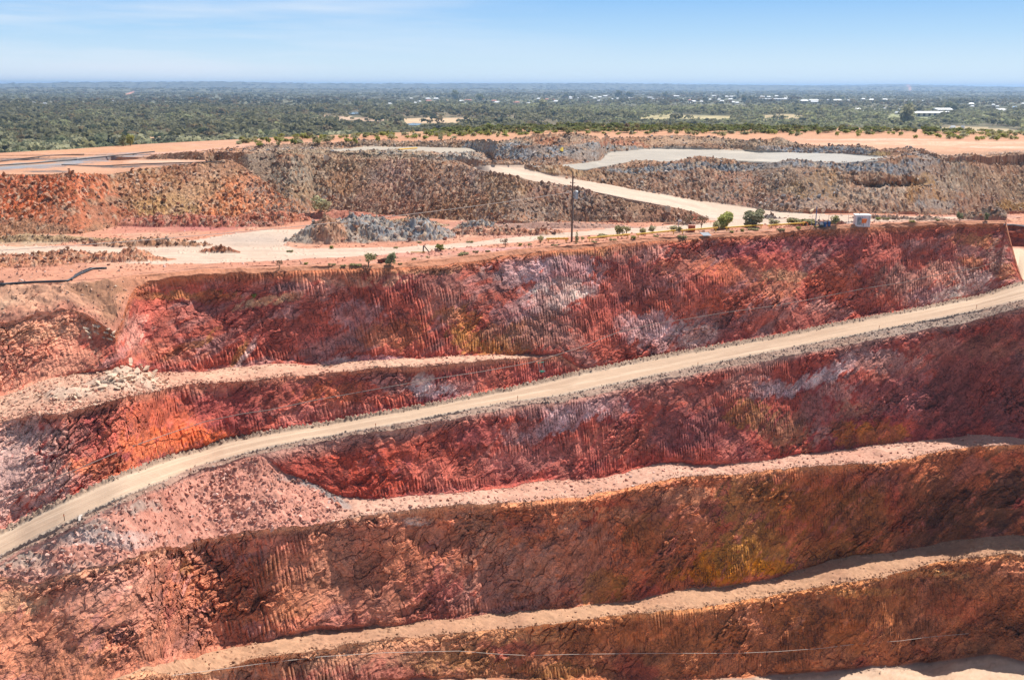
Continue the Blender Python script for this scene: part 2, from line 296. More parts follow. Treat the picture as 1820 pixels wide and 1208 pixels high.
def wall(nm, base, alt, blobs, amp=1.0, ribs=.9, dark=.5, topsoil=None, cov=.0):
    sl = rs(nm); n = sl.stop-sl.start
    mid = (sl.start+sl.stop)//2
    ds = np.hypot(np.diff(X[:, mid]), np.diff(Y[:, mid])); s = np.concatenate([[0], np.cumsum(ds)]).astype(np.float32)[:, None]
    nxt = min(sl.stop, NR-1)
    H = np.hypot(D[:, nxt]-D[:, sl.start], Z[:, nxt]-Z[:, sl.start])[:, None]      # length of the face up the slope
    wl = segpos[sl][None, :]*H                                                      # distance up from the toe
    x, y, zz = X[:, sl], Y[:, sl], Z[:, sl]
    S = s + 0*wl; W = wl + 0*s
    up = H - W
    grain = fb2((S*.72+W*.70)*.30+NZ1[:, sl]*.5, (S*.70-W*.72)*1.7+NZ3[:, sl]*.6, 4, 57, .65)          # foliation of the rock, dipping across the face
    NZ4[:, sl] = grain + .38*vn2(S*1.7, W*1.9, 55) + .22*vn2(S*4.1, W*3.3, 56)
    C[:, sl] = np.array(base, np.float32)
    strat = fb2((S*.8+W*1.1)*.16, (W*.9-S*.35)*.5, 4, 51, .6)*1.5
    mixc(sl, sstep(.0, .55, strat), alt)
    mixc(sl, sstep(.15, .6, NZ1[:, sl])*.6, MAR); mixc(sl, sstep(.2, .8, NZ2[:, sl])*.5, tuple(.5*(a+b) for a, b in zip(base, PINK)))
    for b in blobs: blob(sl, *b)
    wx_ = fb2(S*.5, W*.5, 3, 58, .6); wy_ = fb2(S*.5+31, W*.5, 3, 59, .6)
    q1 = S*.78+W*.62 + wx_*1.5; q2 = -S*.62+W*.78 + wy_*1.1 + NZ1[:, sl]*1.2
    f1, f2, ra, rb, ox, oy = vor2(q1/3.1, q2/1.15, 61)
    g1, g2, rc, rd, px, py = vor2((S+wx_*.7)/.75, (W-S*.3+wy_*.6)/.38, 67)
    jm = sstep(-.1, .45, fb2(S*.06, W*.12, 3, 71)*1.6)                            # where the joints are open
    bl = (ra-.5)*.45 + (ox*(rb-.5) + oy*(ra-.5))*.6
    crack = np.exp(-((f2-f1)/.05)**2)*.45*jm
    sm = (rc-.5)*.17 + (px*(rd-.5)+py*(rc-.5))*.42
    # tooth marks of the digger: upright flutes, in passes a few metres high
    rm = sstep(-.14, .16, fb2(S*.05+7, W*.13+3, 3, 81)*1.6 + cov)*sstep(.0, 1.0, W)*(1-.75*sstep(300, 200, U[:, sl]))
    lean = S + W*.16
    ps = W/2.9 + fb2(S*.22, W*.05, 3, 83)*3.2
    pn = np.floor(ps); pf = ps-pn
    t_ = lean/.47 + pn*13.7 + vn2(S*.7, W*.3, 84)*.55; ti = np.floor(t_); tf = t_-ti
    amp_ = _f(_h(ti, pn, ti*0, 85)); rise = _f(_h(ti, pn, ti*0, 87))*.35        # each tooth mark has its own depth and length
    prof = np.sqrt(np.clip(1-(2*tf-1)**2, 0, 1))                                 # rounded rib between two grooves
    on = sstep(1.02, .86, pf+rise*.6)*(.35+.65*sstep(0, .35, pf) )
    rib = (prof**1.4-.5)*(.08+.42*amp_)*on + .20*(1-pf)*on
    big = fb2(S*.06, W*.1, 2, 91)*1.5
    r1_ = 1-np.abs(fb2(S*.9+wx_*.5, W*1.2, 4, 93, .62))*2.6
    rough = r1_*.13 + fb2(S*2.6, W*2.6, 3, 95, .7)*.16 + grain*.16
    cr = np.clip(sstep(.0, .5, fb2(S*.09+40, W*.16, 3, 97)*1.7) + .8*sstep(2.2, .4, up+NZ1[:, sl]*1.2), 0, 1)*(1-rm)      # where the face is broken instead of cut
    d = bl*(.34+.5*cr)*(1-rm*.8) - crack*(1-rm*.7)*(.4+.6*cr) + sm*(.30+.75*cr)*(1-.75*rm) + rib*rm*ribs + big*.9 + rough*(.22+.9*cr)*(1-.4*rm)
    e = sstep(0, .7, up)*sstep(0, .5, W)
    d = d*(.25+.75*e)*amp
    fade = np.minimum(1, H/3.5)
    d *= fade
    # push outwards, away from the rock, mostly towards the pit
    nx, nz_ = -.90, .38
    DX[:, sl] += nx*d; DZ[:, sl] += nz_*d
    # thin dark lines along the joints
    mixc(sl, np.exp(-((f2-f1)/.028)**2)*jm*dark*sstep(-.3, .3, wx_), (.10,.035,.03))
    tint = (ra-.5)*.35
    C[:, sl] *= (1 + tint + NZ3[:, sl]*.20 + (rc-.5)*.20 + grain*.42)[..., None]
    if topsoil is not None:
        k = np.exp(-(up/(topsoil[1]*(1+.7*NZ1[:, sl])+.25))**2)
        mixc(sl, k, topsoil[0])
    return S, W, up
DX = np.zeros_like(D); DZ = np.zeros_like(D)

wall('B1', RED, PUR, [
    (60,640,110,60,(.52,.21,.14),.9), (70,585,110,16,(.55,.33,.2),.9), (90,705,60,20,PINK,.7), (20,590,70,18,TAN,.6), (170,600,50,30,(.34,.12,.08),.6),
    (245,590,32,28,PINK,.9), (215,560,18,14,(.42,.3,.24),.8), (330,520,110,10,(.36,.15,.07),.8), (400,545,90,25,MAR,.5), (350,560,90,20,(.44,.14,.10),.5),
    (360,605,60,6,OCH,.6,-.5), (440,610,7,40,(.50,.36,.32),.8,.55), (425,615,7,35,(.38,.19,.07),.7,.5), (480,530,60,10,TAN,.7,-.15), (560,520,50,16,PINK,.6), (520,590,80,18,(.42,.12,.09),.7),
    (300,625,60,18,(.45,.16,.10),.6), (620,560,60,20,(.45,.27,.26),.6), (640,600,70,20,PUR,.5), (700,590,60,28,(.44,.16,.08),.6), (690,640,60,8,(.55,.35,.36),.7), (600,640,30,8,WHT,.6),
    (740,505,70,22,MAR,.6), (790,530,60,30,(.33,.16,.12),.5), (700,480,120,10,TAN,.7), (620,500,80,12,(.5,.27,.18),.7), (830,600,28,32,OCH,.8), (880,618,60,18,OCH,.85), (940,590,70,30,(.34,.17,.10),.7),
    (820,560,40,18,(.46,.2,.08),.6), (920,470,60,28,(.42,.29,.28),.8), (1000,480,70,32,(.44,.30,.30),.7), (985,530,70,22,WHT,.75), (920,545,40,25,(.33,.2,.2),.7), (1010,590,70,35,(.31,.15,.12),.8), (1080,585,50,30,(.40,.11,.075),.8),
    (1040,445,110,11,(.5,.27,.13),.8), (1150,448,50,16,PINK,.8), (1180,480,60,25,(.34,.12,.10),.6), (1130,500,60,22,(.48,.17,.13),.7), (1220,470,50,25,(.48,.18,.11),.7), (1190,545,60,25,(.40,.11,.07),.7), (1170,590,38,30,(.52,.37,.36),.75), (1240,592,40,24,WHT,.6), (1130,580,25,25,(.5,.3,.28),.6),
    (1330,480,70,30,(.50,.16,.085),.75), (1300,540,60,20,(.46,.12,.065),.7), (1330,440,70,16,(.30,.085,.10),.7), (1380,520,40,25,(.52,.2,.11),.6), (1370,460,60,25,(.42,.10,.08),.6), (1400,425,70,12,(.32,.10,.10),.7),
    (1480,500,70,35,(.48,.13,.07),.75), (1470,550,40,14,PINK,.7), (1395,490,40,10,(.55,.34,.2),.6), (1510,430,60,20,(.27,.06,.06),.7), (1560,520,60,30,(.42,.13,.085),.7), (1600,460,60,28,(.42,.11,.075),.6),
    (1630,500,50,28,(.42,.22,.17),.8), (1660,520,40,12,(.36,.2,.2),.7), (1700,525,45,14,WHT,.9,-.25), (1690,490,40,20,(.5,.27,.2),.7), (1735,495,30,14,WHT,.8), (1740,430,45,14,(.46,.20,.10),.8), (1745,455,40,14,PINK,.7), (1730,470,20,14,(.36,.15,.08),.8), (1790,480,20,22,(.5,.25,.14),.7), (1775,450,16,25,(.48,.3,.24),.7)],
    amp=1.1, topsoil=((.37,.15,.08), .8), cov=.06)
blob(rs('B1'), 45, 620, 130, 75, (.54,.29,.20), .65)
wall('T', RED, MAR, [
    (20,830,45,60,(.44,.33,.31),.8), (70,840,50,45,(.42,.26,.22),.7), (40,770,60,30,(.46,.27,.22),.6), (130,790,40,40,(.40,.18,.14),.6), (150,850,60,20,PINK,.6), (230,760,50,40,(.42,.14,.09),.7),
    (280,785,60,26,(.48,.145,.07),.85), (200,830,70,20,(.47,.16,.085),.75), (340,770,60,20,(.48,.12,.05),.8), (300,730,60,25,(.44,.12,.06),.6), (390,700,30,12,(.36,.2,.14),.8), (420,730,60,30,(.27,.07,.06),.7),
    (520,700,60,22,(.33,.10,.07),.6), (600,700,50,22,(.47,.14,.07),.7), (580,730,90,16,(.5,.2,.16),.6), (690,680,40,16,(.33,.17,.15),.6), (755,672,22,12,WHT,.9), (780,690,55,16,(.55,.40,.38),.8), (800,710,60,8,(.35,.2,.2),.6),
    (860,680,60,20,(.45,.15,.11),.7), (960,665,50,18,(.42,.12,.10),.7), (1060,640,60,16,(.48,.18,.14),.7), (1150,625,60,10,(.46,.17,.13),.6), (1250,598,60,10,(.5,.26,.22),.6), (1400,580,200,10,(.44,.16,.12),.6), (1650,535,80,8,(.45,.3,.28),.7)],
    amp=1.0, topsoil=((.45,.20,.13), .4))
blob(rs('T'), 45, 840, 90, 95, (.50,.35,.30), .7)  # greyish-pink rock, lightened in the colour where this end is sunlit
wall('B2', (.34,.085,.06), MAR, [
    (640,830,110,50,(.37,.075,.045),.9), (540,820,50,30,(.30,.075,.055),.7), (620,800,60,12,(.34,.12,.09),.6), (760,790,70,40,(.36,.085,.055),.8), (850,770,50,30,(.30,.09,.08),.6), (700,770,60,8,PINK,.5),
    (830,840,120,24,(.46,.14,.10),.7), (940,760,60,25,(.42,.22,.2),.7), (1000,745,70,25,(.50,.34,.34),.8,-.3), (960,730,90,9,(.5,.33,.32),.6), (1060,720,60,20,(.42,.26,.25),.7), (1000,800,120,22,(.46,.17,.13),.6), (930,820,70,20,(.44,.18,.15),.6),
    (1130,770,70,35,(.36,.13,.09),.6), (1170,700,60,20,(.42,.17,.13),.6), (1250,700,60,20,(.33,.12,.09),.6), (1230,760,70,40,(.26,.10,.09),.7), (1330,690,50,14,PINK,.6), (1340,745,40,25,(.34,.16,.06),.7), (1400,770,50,30,(.28,.14,.08),.7),
    (1400,690,60,16,(.46,.33,.33),.8,-.3), (1450,672,70,14,(.55,.40,.38),.8,-.3), (1560,640,70,16,(.5,.33,.30),.75), (1500,690,40,18,(.42,.24,.21),.7), (1540,720,40,20,(.34,.19,.13),.6), (1540,768,52,22,(.40,.16,.045),.8), (1465,770,22,20,(.46,.28,.24),.6), (1470,740,50,30,(.3,.15,.13),.6),
    (1600,650,60,20,(.42,.17,.12),.6), (1680,620,60,20,(.42,.18,.13),.6), (1620,700,70,40,(.30,.13,.12),.6), (1740,680,70,60,(.22,.075,.06),.75), (1760,630,50,25,(.33,.15,.10),.6), (1700,730,90,30,(.20,.07,.06),.8), (1790,720,30,50,(.17,.075,.07),.7)],
    amp=1.05, cov=-.12, dark=.6, topsoil=((.34,.20,.16), .7))
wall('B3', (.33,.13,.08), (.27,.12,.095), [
    (60,1110,110,70,(.40,.17,.10),.8), (30,1060,70,20,TAN,.5), (150,1060,60,40,(.43,.21,.15),.7), (210,1040,60,35,(.42,.22,.17),.7), (100,1180,80,40,(.38,.16,.09),.7), (250,1110,50,60,(.44,.20,.13),.6),
    (300,990,60,16,(.5,.25,.18),.6), (380,1040,70,50,(.38,.14,.075),.8), (330,1000,12,20,OCH,.5), (480,960,70,20,(.42,.15,.10),.7), (480,1060,80,50,(.35,.14,.07),.7), (560,960,50,30,(.40,.17,.10),.5), (600,1020,90,50,(.36,.17,.11),.6), (530,1110,60,16,(.44,.15,.09),.6),
    (735,925,28,8,WHT,.9), (690,960,60,30,(.40,.15,.09),.6), (730,1000,60,40,(.39,.15,.085),.6), (700,1070,90,30,(.34,.14,.09),.6), (800,920,70,12,(.45,.2,.12),.6), (820,980,50,30,(.38,.14,.085),.6), (900,1000,70,60,(.33,.18,.14),.7), (880,1070,70,20,(.30,.16,.14),.6),
    (860,940,50,30,(.32,.17,.12),.6), (1000,980,80,60,(.33,.185,.15),.7), (1060,910,80,14,(.46,.24,.16),.6), (1150,940,45,40,(.21,.10,.055),.8), (1180,1010,40,30,(.22,.11,.07),.7), (1060,1040,60,24,(.30,.16,.06),.6), (1230,950,50,40,(.34,.16,.10),.6), (1210,1030,50,14,(.32,.12,.07),.6),
    (1220,880,70,14,(.44,.24,.17),.6), (1290,1000,55,34,(.38,.18,.045),.75), (1255,1022,60,16,(.34,.16,.045),.7), (1340,1015,50,14,(.35,.165,.05),.7), (1340,980,70,40,(.30,.17,.07),.7), (1350,900,60,40,(.27,.15,.07),.7), (1420,900,50,30,(.28,.13,.06),.7), (1370,1010,50,16,(.40,.19,.04),.7),
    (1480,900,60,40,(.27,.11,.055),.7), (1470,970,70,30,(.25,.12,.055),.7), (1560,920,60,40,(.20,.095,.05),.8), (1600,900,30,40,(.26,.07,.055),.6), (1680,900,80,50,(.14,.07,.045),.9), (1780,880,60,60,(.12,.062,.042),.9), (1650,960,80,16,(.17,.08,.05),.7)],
    amp=1.3, ribs=.75, cov=-.28, dark=.75, topsoil=((.46,.24,.15), .6))
wall('B4', (.30,.14,.085), (.24,.12,.075), [
    (400,1200,90,12,(.42,.22,.15),.7), (620,1170,100,30,(.33,.18,.12),.6), (830,1170,80,30,(.27,.14,.07),.7), (940,1130,70,12,(.45,.25,.14),.6), (1060,1130,80,30,(.30,.13,.07),.6), (990,1190,60,14,(.22,.12,.06),.8),
    (1240,1130,80,30,(.26,.12,.065),.7), (1300,1180,60,14,(.30,.15,.10),.6), (1380,1100,60,20,(.30,.13,.06),.6), (1560,1080,70,30,(.31,.14,.075),.7), (1480,1130,90,30,(.29,.12,.06),.7), (1540,1050,60,8,(.46,.26,.13),.6),
    (1650,1020,60,8,(.48,.28,.16),.7), (1700,1080,60,30,(.30,.12,.08),.7), (1790,1100,40,50,(.17,.085,.055),.8), (1640,1130,80,20,(.27,.13,.08),.6)],
    amp=1.3, ribs=.75, cov=-.2, dark=.6, topsoil=((.48,.26,.15), .7))
wall('B5', (.3,.17,.1), BRN, [], amp=.5)
C[:, rs('K0')] = (.35,.22,.15)

# ledges and the ramp
def flat(nm, col, alt, rough=.12, scale=1.0, deb=.25):
    sl = rs(nm); x, y = X[:, sl], Y[:, sl]
    C[:, sl] = np.array(col, np.float32)
    mixc(sl, sstep(-.2, .6, NZ1[:, sl])*.7, alt)
    f1, f2, ra, rb, ox, oy = vor2(x/.55*scale, y/.55*scale, 101)
    k = sstep(.62, .72, ra)*sstep(-.25, .45, NZ2[:, sl])
    DZ[:, sl] += fb2(x*.7, y*.7, 3, 103)*rough + k*deb*np.clip(.5-f1, 0, 1)*1.6 + fb2(x*.12, y*.12, 2, 105)*rough*1.8
    C[:, sl] *= (1+NZ3[:, sl]*.10+(rb-.5)*.22)[..., None]
flat('F1', (.55,.33,.23), (.50,.26,.18), .14)
flat('F2', (.53,.31,.225), (.46,.23,.16), .16)
flat('F3', (.44,.25,.15), (.38,.20,.125), .16)
flat('F4', (.55,.38,.26), (.48,.32,.22), .08, 1.0, .1)
sl = rs('F4'); mixc(sl, sstep(.86, .95, segpos[sl][None, :]+NZ3[:, sl]*.04), (.30,.20,.15)); mixc(sl, sstep(0, .5, vn2(X[:, sl]*.06+Y[:, sl]*.02, Y[:, sl]*1.1, 107))*.5, (.62,.46,.34))
# narrow gravel shoulder outside the ramp
flat('C2', (.36,.24,.18), (.30,.19,.14), .2, 1.6, .2)
sl = rs('C2'); blob(sl, 300, 850, 200, 30, (.40,.23,.17), .5); blob(sl, 1700, 580, 200, 30, (.33,.25,.20), .6)
# rubble slope under the ramp (part of the F2 rows, left of the ledge)
sl = rs('F2'); m = sstep(640, 560, U[:, sl])
S_ = X[:, sl]; 
mixc(sl, m*.95, (.55,.25,.18)); mixc(sl, m*sstep(.1, .6, NZ1[:, sl])*.6, (.42,.17,.12))
for b in [(110,945,110,28,(.34,.26,.215),.85), (30,990,60,14,(.33,.26,.21),.8), (240,900,60,14,(.36,.27,.22),.7), (200,960,70,18,(.52,.38,.33),.6), (560,868,50,14,(.30,.25,.225),.9,.55), (590,890,30,8,(.30,.25,.225),.8,.4), (520,845,26,8,(.42,.25,.2),.6), (90,1010,90,10,(.52,.33,.25),.6), (440,850,60,12,(.55,.25,.18),.5)]:
    blob(sl, *b)
f1, f2, ra, rb, ox, oy = vor2(X[:, sl]/.5, Y[:, sl]/.42, 111)
k = sstep(.45, .6, ra)
DZ[:, sl] += m*(k*np.clip(.55-f1, 0, 1)*.42*(.4+rb) + fb2(X[:, sl]*.5, Y[:, sl]*.5, 3, 113)*.3)
C[:, sl] *= (1+m*(rb-.5)*.35)[..., None]
# the ramp itself
sl = rs('TO'); f = segpos[sl][None, :]
s_ = np.cumsum(np.concatenate([[0], np.hypot(np.diff(X[:, sl.start]), np.diff(Y[:, sl.start]))])).astype(np.float32)[:, None]
C[:, sl] = np.array((.47,.335,.235), np.float32)
f_ = f + vn2(s_*.02, f*0, 120)*.05; st = vn2(s_*.025, f_*9, 121)*.6 + vn2(s_*.05+9, f_*21, 122)*.5 + vn2(s_*.3, f_*30, 123)*.3; DZ[:, sl] += vn2(s_*.02, f_*14, 124)*.05
mixc(sl, sstep(.05, .6, st)*.5, (.37,.255,.18)); mixc(sl, sstep(.1, .7, -st)*.65, (.58,.44,.32))
mixc(sl, sstep(.25, .55, fb2(s_*.05, f*1.5, 3, 125)*1.5)*.4, (.36,.24,.165))
for c0, ph in ((.30, 0), (.38, 0), (.62, 2), (.70, 2)): mixc(sl, np.exp(-((f-c0-.05*np.sin(s_*.03+ph))/.016)**2)*.5*sstep(-.5, .2, vn2(s_*.05+ph, f*0, 126)), (.36,.25,.18))
ed = np.maximum(sstep(.84, .93, f+NZ3[:, sl]*.04), 0)
mixc(sl, ed*.9, (.27,.18,.13)); mixc(sl, sstep(.14, .03, f+NZ3[:, sl]*.04)*.8, (.36,.28,.22))
f1, f2, ra, rb, ox, oy = vor2(X[:, sl]/.45, Y[:, sl]/.45, 127)
DZ[:, sl] += ed*(.25+np.clip(.5-f1, 0, 1)*.8) + sstep(.08, .02, f)*np.clip(.5-f1, 0, 1)*.6
C[:, sl] *= (1+ed*(rb-.5)*.7)[..., None]
# the heap of fallen blocks on the upper ledge
sl = rs('F1', 'B1')
for cu, cv, ra_, rb_, h in ((240, 674, 4.2, 2.0, 1.5), (195, 682, 4.0, 2.2, .9), (120, 702, 3.5, 2.0, .9)):
    th, t = ang(float(cu), float(cv)); i = int(np.searchsorted(TH, th)); q = rs('F1'); j = q.start + int(np.argmin(np.abs((HC-Z[i, q])/D[i, q]-t))); cx, cy = X[i, j], Y[i, j]
    r = np.sqrt(((X[:, q]-cx)/ra_)**2+((Y[:, q]-cy)/rb_)**2)*(1+.3*NZ3[:, q]); DZ[:, q] += h*np.clip(1-r, 0, 1)*sstep(0, .2, segpos[q])[None, :]*sstep(1, .8, segpos[q])[None, :]; mixc(q, sstep(1, .6, r)*.8, (.60,.42,.31))
# rim slope
sl = rs('R1', 'S1'); C[:, sl] = np.array((.46,.20,.115), np.float32)
mixc(sl, sstep(260, 150, U[:, sl]), (.52,.27,.17)); mixc(sl, sstep(0, .7, NZ1[:, sl])*.5, (.42,.2,.12))
lw = sstep(270, 200, U[:, sl])
f1, f2, ra, rb, ox, oy = vor2(X[:, sl]/.8+NZ3[:, sl]*.3, Y[:, sl]/.7, 133)
DZ[:, sl] += lw*(NZ3[:, sl]*.35 + (ra-.5)*.25*np.clip(.7-f1, 0, 1)*2 + fb2(X[:, sl]*.25, Y[:, sl]*.25, 3, 134)*.6); C[:, sl] *= (1+lw*(rb-.5)*.25)[..., None]
mixc(sl, lw*sstep(.55, .05, segpos[sl]+(seg[sl] == 'S1')+NZ3[:, sl]*.35)*.85, (.46,.18,.12)); mixc(sl, lw*sstep(.2, .6, NZ2[:, sl])*.6, (.56,.36,.24))
blob(sl, 170, 512, 50, 14, (.30,.15,.085), .8); blob(sl, 195, 545, 22, 26, (.34,.17,.10), .7)
DZ[:, sl] += fb2(X[:, sl]*.6, Y[:, sl]*.6, 4, 131, .6)*.3
C[:, sl] *= (1+NZ3[:, sl]*.15)[..., None]
sl = rs('F1'); mixc(sl, sstep(996, 1004, U[:, sl])*.9, RED)
for nm in ('T', 'B1', 'B2', 'B3', 'B4'):          # richer than the first coat; lower walls lightened and warmed to offset blue shade
    sl = rs(nm); c_ = C[:, sl]; g_ = c_.mean(-1, keepdims=True); C[:, sl] = np.clip(g_ + (c_-g_)*((1.0 + .22*sstep(650, 1150, U[:, sl])[..., None]) if nm in ('B3', 'B4') else 1.06), .01, 1)*np.array((1.28, 1.14, 1.08), np.float32)*((np.array((.98, 1.0, .98), np.float32) + np.array((.06, -.01, -.12), np.float32)*sstep(500, 1100, U[:, sl])[..., None]) if nm in ('B3', 'B4') else 1.0)*(1.25 if nm in ('B3', 'B4') else 1.14)
sl = rs('toeA', 'crE'); 
# common movement of the whole pit face: bays, noses and a ragged brink
w_ = sstep(0, 1, np.arange(pit.stop-pit.start)/30.0)[None, :]
cm = fb3(X[:, pit]*.09, Y[:, pit]*.09, Z[:, pit]*.03, 2, 141)*.8 + fb3(X[:, pit]*.55, Y[:, pit]*.55, Z[:, pit]*.35, 2, 143)*.5 + fb3(X[:, pit]*1.9, Y[:, pit]*1.9, Z[:, pit]*.6, 2, 144)*.14
roadw = np.ones((1, pit.stop-pit.start), np.float32)
tr = rows['TO']; 
kk = np.arange(pit.start, pit.stop)
dist_road = np.minimum(np.abs(kk-tr[0]), np.abs(kk-tr[-1])); dist_road[(kk >= tr[0]) & (kk <= tr[-1])] = 0
roadw = (.25+.75*np.clip(dist_road/14.0, 0, 1))[None, :]
roadw[:, :rows['F4'][-1]-pit.start-3] = .1
endw = sstep(0, 16, rows['R1'][-1]-kk)[None, :]*.75+.25
DX[:, pit] += cm*roadw*endw; DZ[:, pit] += fb3(X[:, pit]*.3+50, Y[:, pit]*.3, Z[:, pit]*.2, 2, 147)*.25*roadw

# back of the nose: road and far wall on the right
sl = rs('P1', 'P3'); C[:, sl] = np.array((.50,.235,.15), np.float32)
right = mN[:, None]
for nm, col in (('S1',(.45,.2,.12)), ('P1',(.60,.46,.33)), ('P2',(.36,.10,.06))):
    q = rs(nm); mixc(q, right*np.ones((1, q.stop-q.start)), col)
q = rs('P2'); DX[:, q] += right*fb3(X[:, q]*.4, Y[:, q]*.4, Z[:, q]*.6, 3, 151)*1.2; C[:, q] *= (1+NZ3[:, q]*.3)[..., None]

# ------------------------------------------------------------------ the plateau in front of the dumps
sl = rs('P3'); u, v = U[:, sl], V[:, sl]
mixc(sl, sstep(-.3, .6, NZ1[:, sl])*.6, (.44,.20,.13)); mixc(sl, sstep(.1, .7, NZ2[:, sl])*.6, (.54,.32,.22))
veg = np.zeros_like(D)
for b in [(330,400,130,12,(.40,.15,.12),.9), (250,410,60,10,(.46,.2,.14),.8), (60,428,110,8,(.40,.29,.19),.8), (470,425,80,12,(.42,.32,.26),.8), (860,412,120,9,(.50,.27,.20),.8), (1020,403,120,6,(.40,.28,.24),.8),
          (620,385,70,8,(.42,.15,.11),.8), (850,400,60,6,(.40,.19,.14),.7), (120,462,130,9,(.46,.23,.17),.8), (560,465,200,6,(.47,.21,.14),.8), (800,452,120,6,(.47,.22,.16),.8), (920,442,90,5,(.54,.27,.23),.9), (1250,412,160,4,(.42,.25,.17),.7),
          (1500,397,60,4,(.38,.31,.27),.9), (1650,392,100,5,(.46,.30,.22),.8), (1740,385,60,6,(.46,.28,.22),.8), (1330,377,50,5,(.5,.40,.32),.8)]: blob(sl, *b)
x, y = X[:, sl], Y[:, sl]
f1, f2, ra, rb, ox, oy = vor2(x/.55, y/.55, 161)
DZ[:, sl] += fb2(x*.35, y*.35, 4, 163)*.16 + sstep(.7, .78, ra)*np.clip(.5-f1, 0, 1)*.7*sstep(0, .5, NZ3[:, sl])
C[:, sl] *= (1+NZ3[:, sl]*.14+(rb-.5)*.18)[..., None]
def P0(u, v, z=0.0):
    th, t = ang(u, v); d = (HC-z)/t; return d*math.sin(th), d*math.cos(th)
stone = np.zeros_like(D)
mrow = rs('P3', 'toeA'); mnd = np.zeros_like(D)
def mound(u, v, ra_, rb_, h, col, colk=.9, rot=0.0, rocks=1.0):
    cx, cy = P0(u, v); dx = X[:, mrow]-cx; dy = Y[:, mrow]-cy
    c, s = math.cos(rot), math.sin(rot); a = (dx*c+dy*s)/ra_; b = (-dx*s+dy*c)/rb_
    wob = 1+.30*fb2(X[:, mrow]*.35+u, Y[:, mrow]*.35, 3, 171)
    r = np.sqrt(a*a+b*b)/wob
    m = np.clip(1-r, 0, 1)
    DZ[:, mrow] += h*np.minimum(m*1.35, 1-.12*(1-m))*(1+.25*fb2(X[:, mrow]*.8, Y[:, mrow]*.8, 2, 173))
    k = sstep(0.0, .10, m); stone[:, mrow] = np.maximum(stone[:, mrow], k*rocks)
    mixc(mrow, k*colk, col); mnd[:, mrow] = np.maximum(mnd[:, mrow], k)
GRY = (.25,.25,.245)
mound(610, 423, 9.5, 6.5, 2.3, (.31,.29,.27), rocks=.9); mound(690, 420, 10, 6.5, 1.9, (.28,.275,.27), rocks=.9); mound(760, 421, 5.5, 4.5, 1.7, (.27,.27,.27), rocks=.9); mound(560, 428, 5, 3.5, 1.2, (.27,.27,.26))
mound(850, 408, 4.5, 2.0, 1.6, GRY); mound(700, 402, 9, 2.5, 1.2, (.36,.28,.17)); mound(585, 430, 2.6, 3.6, 1.7, (.45,.26,.18), rot=.2, rocks=.3)
mound(270, 436, 11, 1.8, .9, (.40,.25,.18)); mound(120, 462, 15, 2.6, 1.0, (.46,.24,.17)); mound(20, 470, 9, 3.0, 1.0, (.46,.24,.17)); mound(395, 448, 3.0, 1.0, .7, (.30,.13,.085)); mound(245, 459, 2.6, 2.0, 1.0, (.46,.24,.17))
mound(330, 400, 17, 3.0, 1.6, (.40,.16,.125)); mound(480, 392, 9, 3.0, 1.6, (.40,.16,.115)); mound(610, 386, 11, 2.6, 1.2, (.42,.17,.12), rocks=.3); mound(50, 428, 17, 1.6, .8, (.36,.27,.17))
mound(1365, 388, 3.2, 1.2, .8, (.30,.28,.26)); mound(1210, 398, 4, 1.6, .6, (.36,.26,.22)); mound(980, 404, 16, 1.6, .8, (.44,.25,.19), rocks=.3); mound(880, 415, 12, 2.5, .9, (.46,.25,.19)); mound(1600, 388, 12, 1.0, .7, (.38,.3,.26))
mound(1768, 388, 7, 2.0, 1.4, (.22,.17,.14)); mound(1495, 399, 9, 1.6, .7, (.33,.29,.26))

# ------------------------------------------------------------------ the dumps
hs = rs('toeA', 'bkE'); x, y, zz = X[:, hs], Y[:, hs], Z[:, hs]; u, v = U[:, hs], V[:, hs]
base = np.zeros_like(x)
C[:, rs('toeA')] = np.array((.33,.17,.11), np.float32); C[:, rs('crA', 'bkE')] = np.array((.34,.21,.15), np.float32)
C[:, rs('crA')] = np.where(U[:, rs('crA')][..., None] < 420, np.array((.50,.26,.16), np.float32), C[:, rs('crA')])
mixc(hs, sstep(-.1, .6, NZ1[:, hs])*.6, (.27,.20,.16)); mixc(hs, sstep(.1, .7, NZ2[:, hs])*.5, (.40,.20,.12))
q = rs('toeA', 'crA')
for b in [(60,365,130,50,(.46,.14,.075),.95), (170,330,70,30,(.48,.17,.10),.85), (0,330,70,20,(.44,.15,.09),.85), (290,350,60,50,(.36,.21,.12),.9), (250,330,40,20,(.42,.22,.14),.8), (380,350,60,50,(.36,.24,.13),.8), (370,310,40,20,(.44,.27,.19),.8), (430,355,60,45,(.58,.25,.14),.95), (480,360,50,40,(.60,.27,.16),.95), (360,330,50,30,(.50,.32,.21),.8), (300,370,60,20,(.46,.30,.16),.8), (210,385,50,20,(.36,.14,.09),.8)]: blob(q, *b)
q = rs('toeB', 'crB')
for b in [(450,305,60,35,(.22,.19,.16),.95), (520,310,50,35,(.30,.27,.23),.9), (520,345,60,20,(.30,.22,.15),.8), (620,330,70,30,(.36,.22,.14),.8), (600,290,60,12,(.28,.21,.15),.8), (710,305,40,22,(.44,.29,.25),.8,-.5), (720,350,70,22,(.36,.20,.15),.8), (800,330,60,25,(.34,.19,.13),.8), (850,325,20,20,(.46,.32,.28),.7), (830,375,70,20,(.33,.19,.12),.8), (900,350,50,30,(.33,.21,.13),.7), (960,370,60,25,(.24,.17,.14),.9), (1060,375,70,25,(.22,.15,.125),.9), (1000,345,60,14,(.30,.18,.15),.8), (1150,385,50,14,(.29,.17,.13),.8), (1180,372,30,10,(.42,.24,.18),.6), (1235,388,20,8,(.42,.15,.11),.8)]: blob(q, *b)
q = rs('toeC', 'padN')
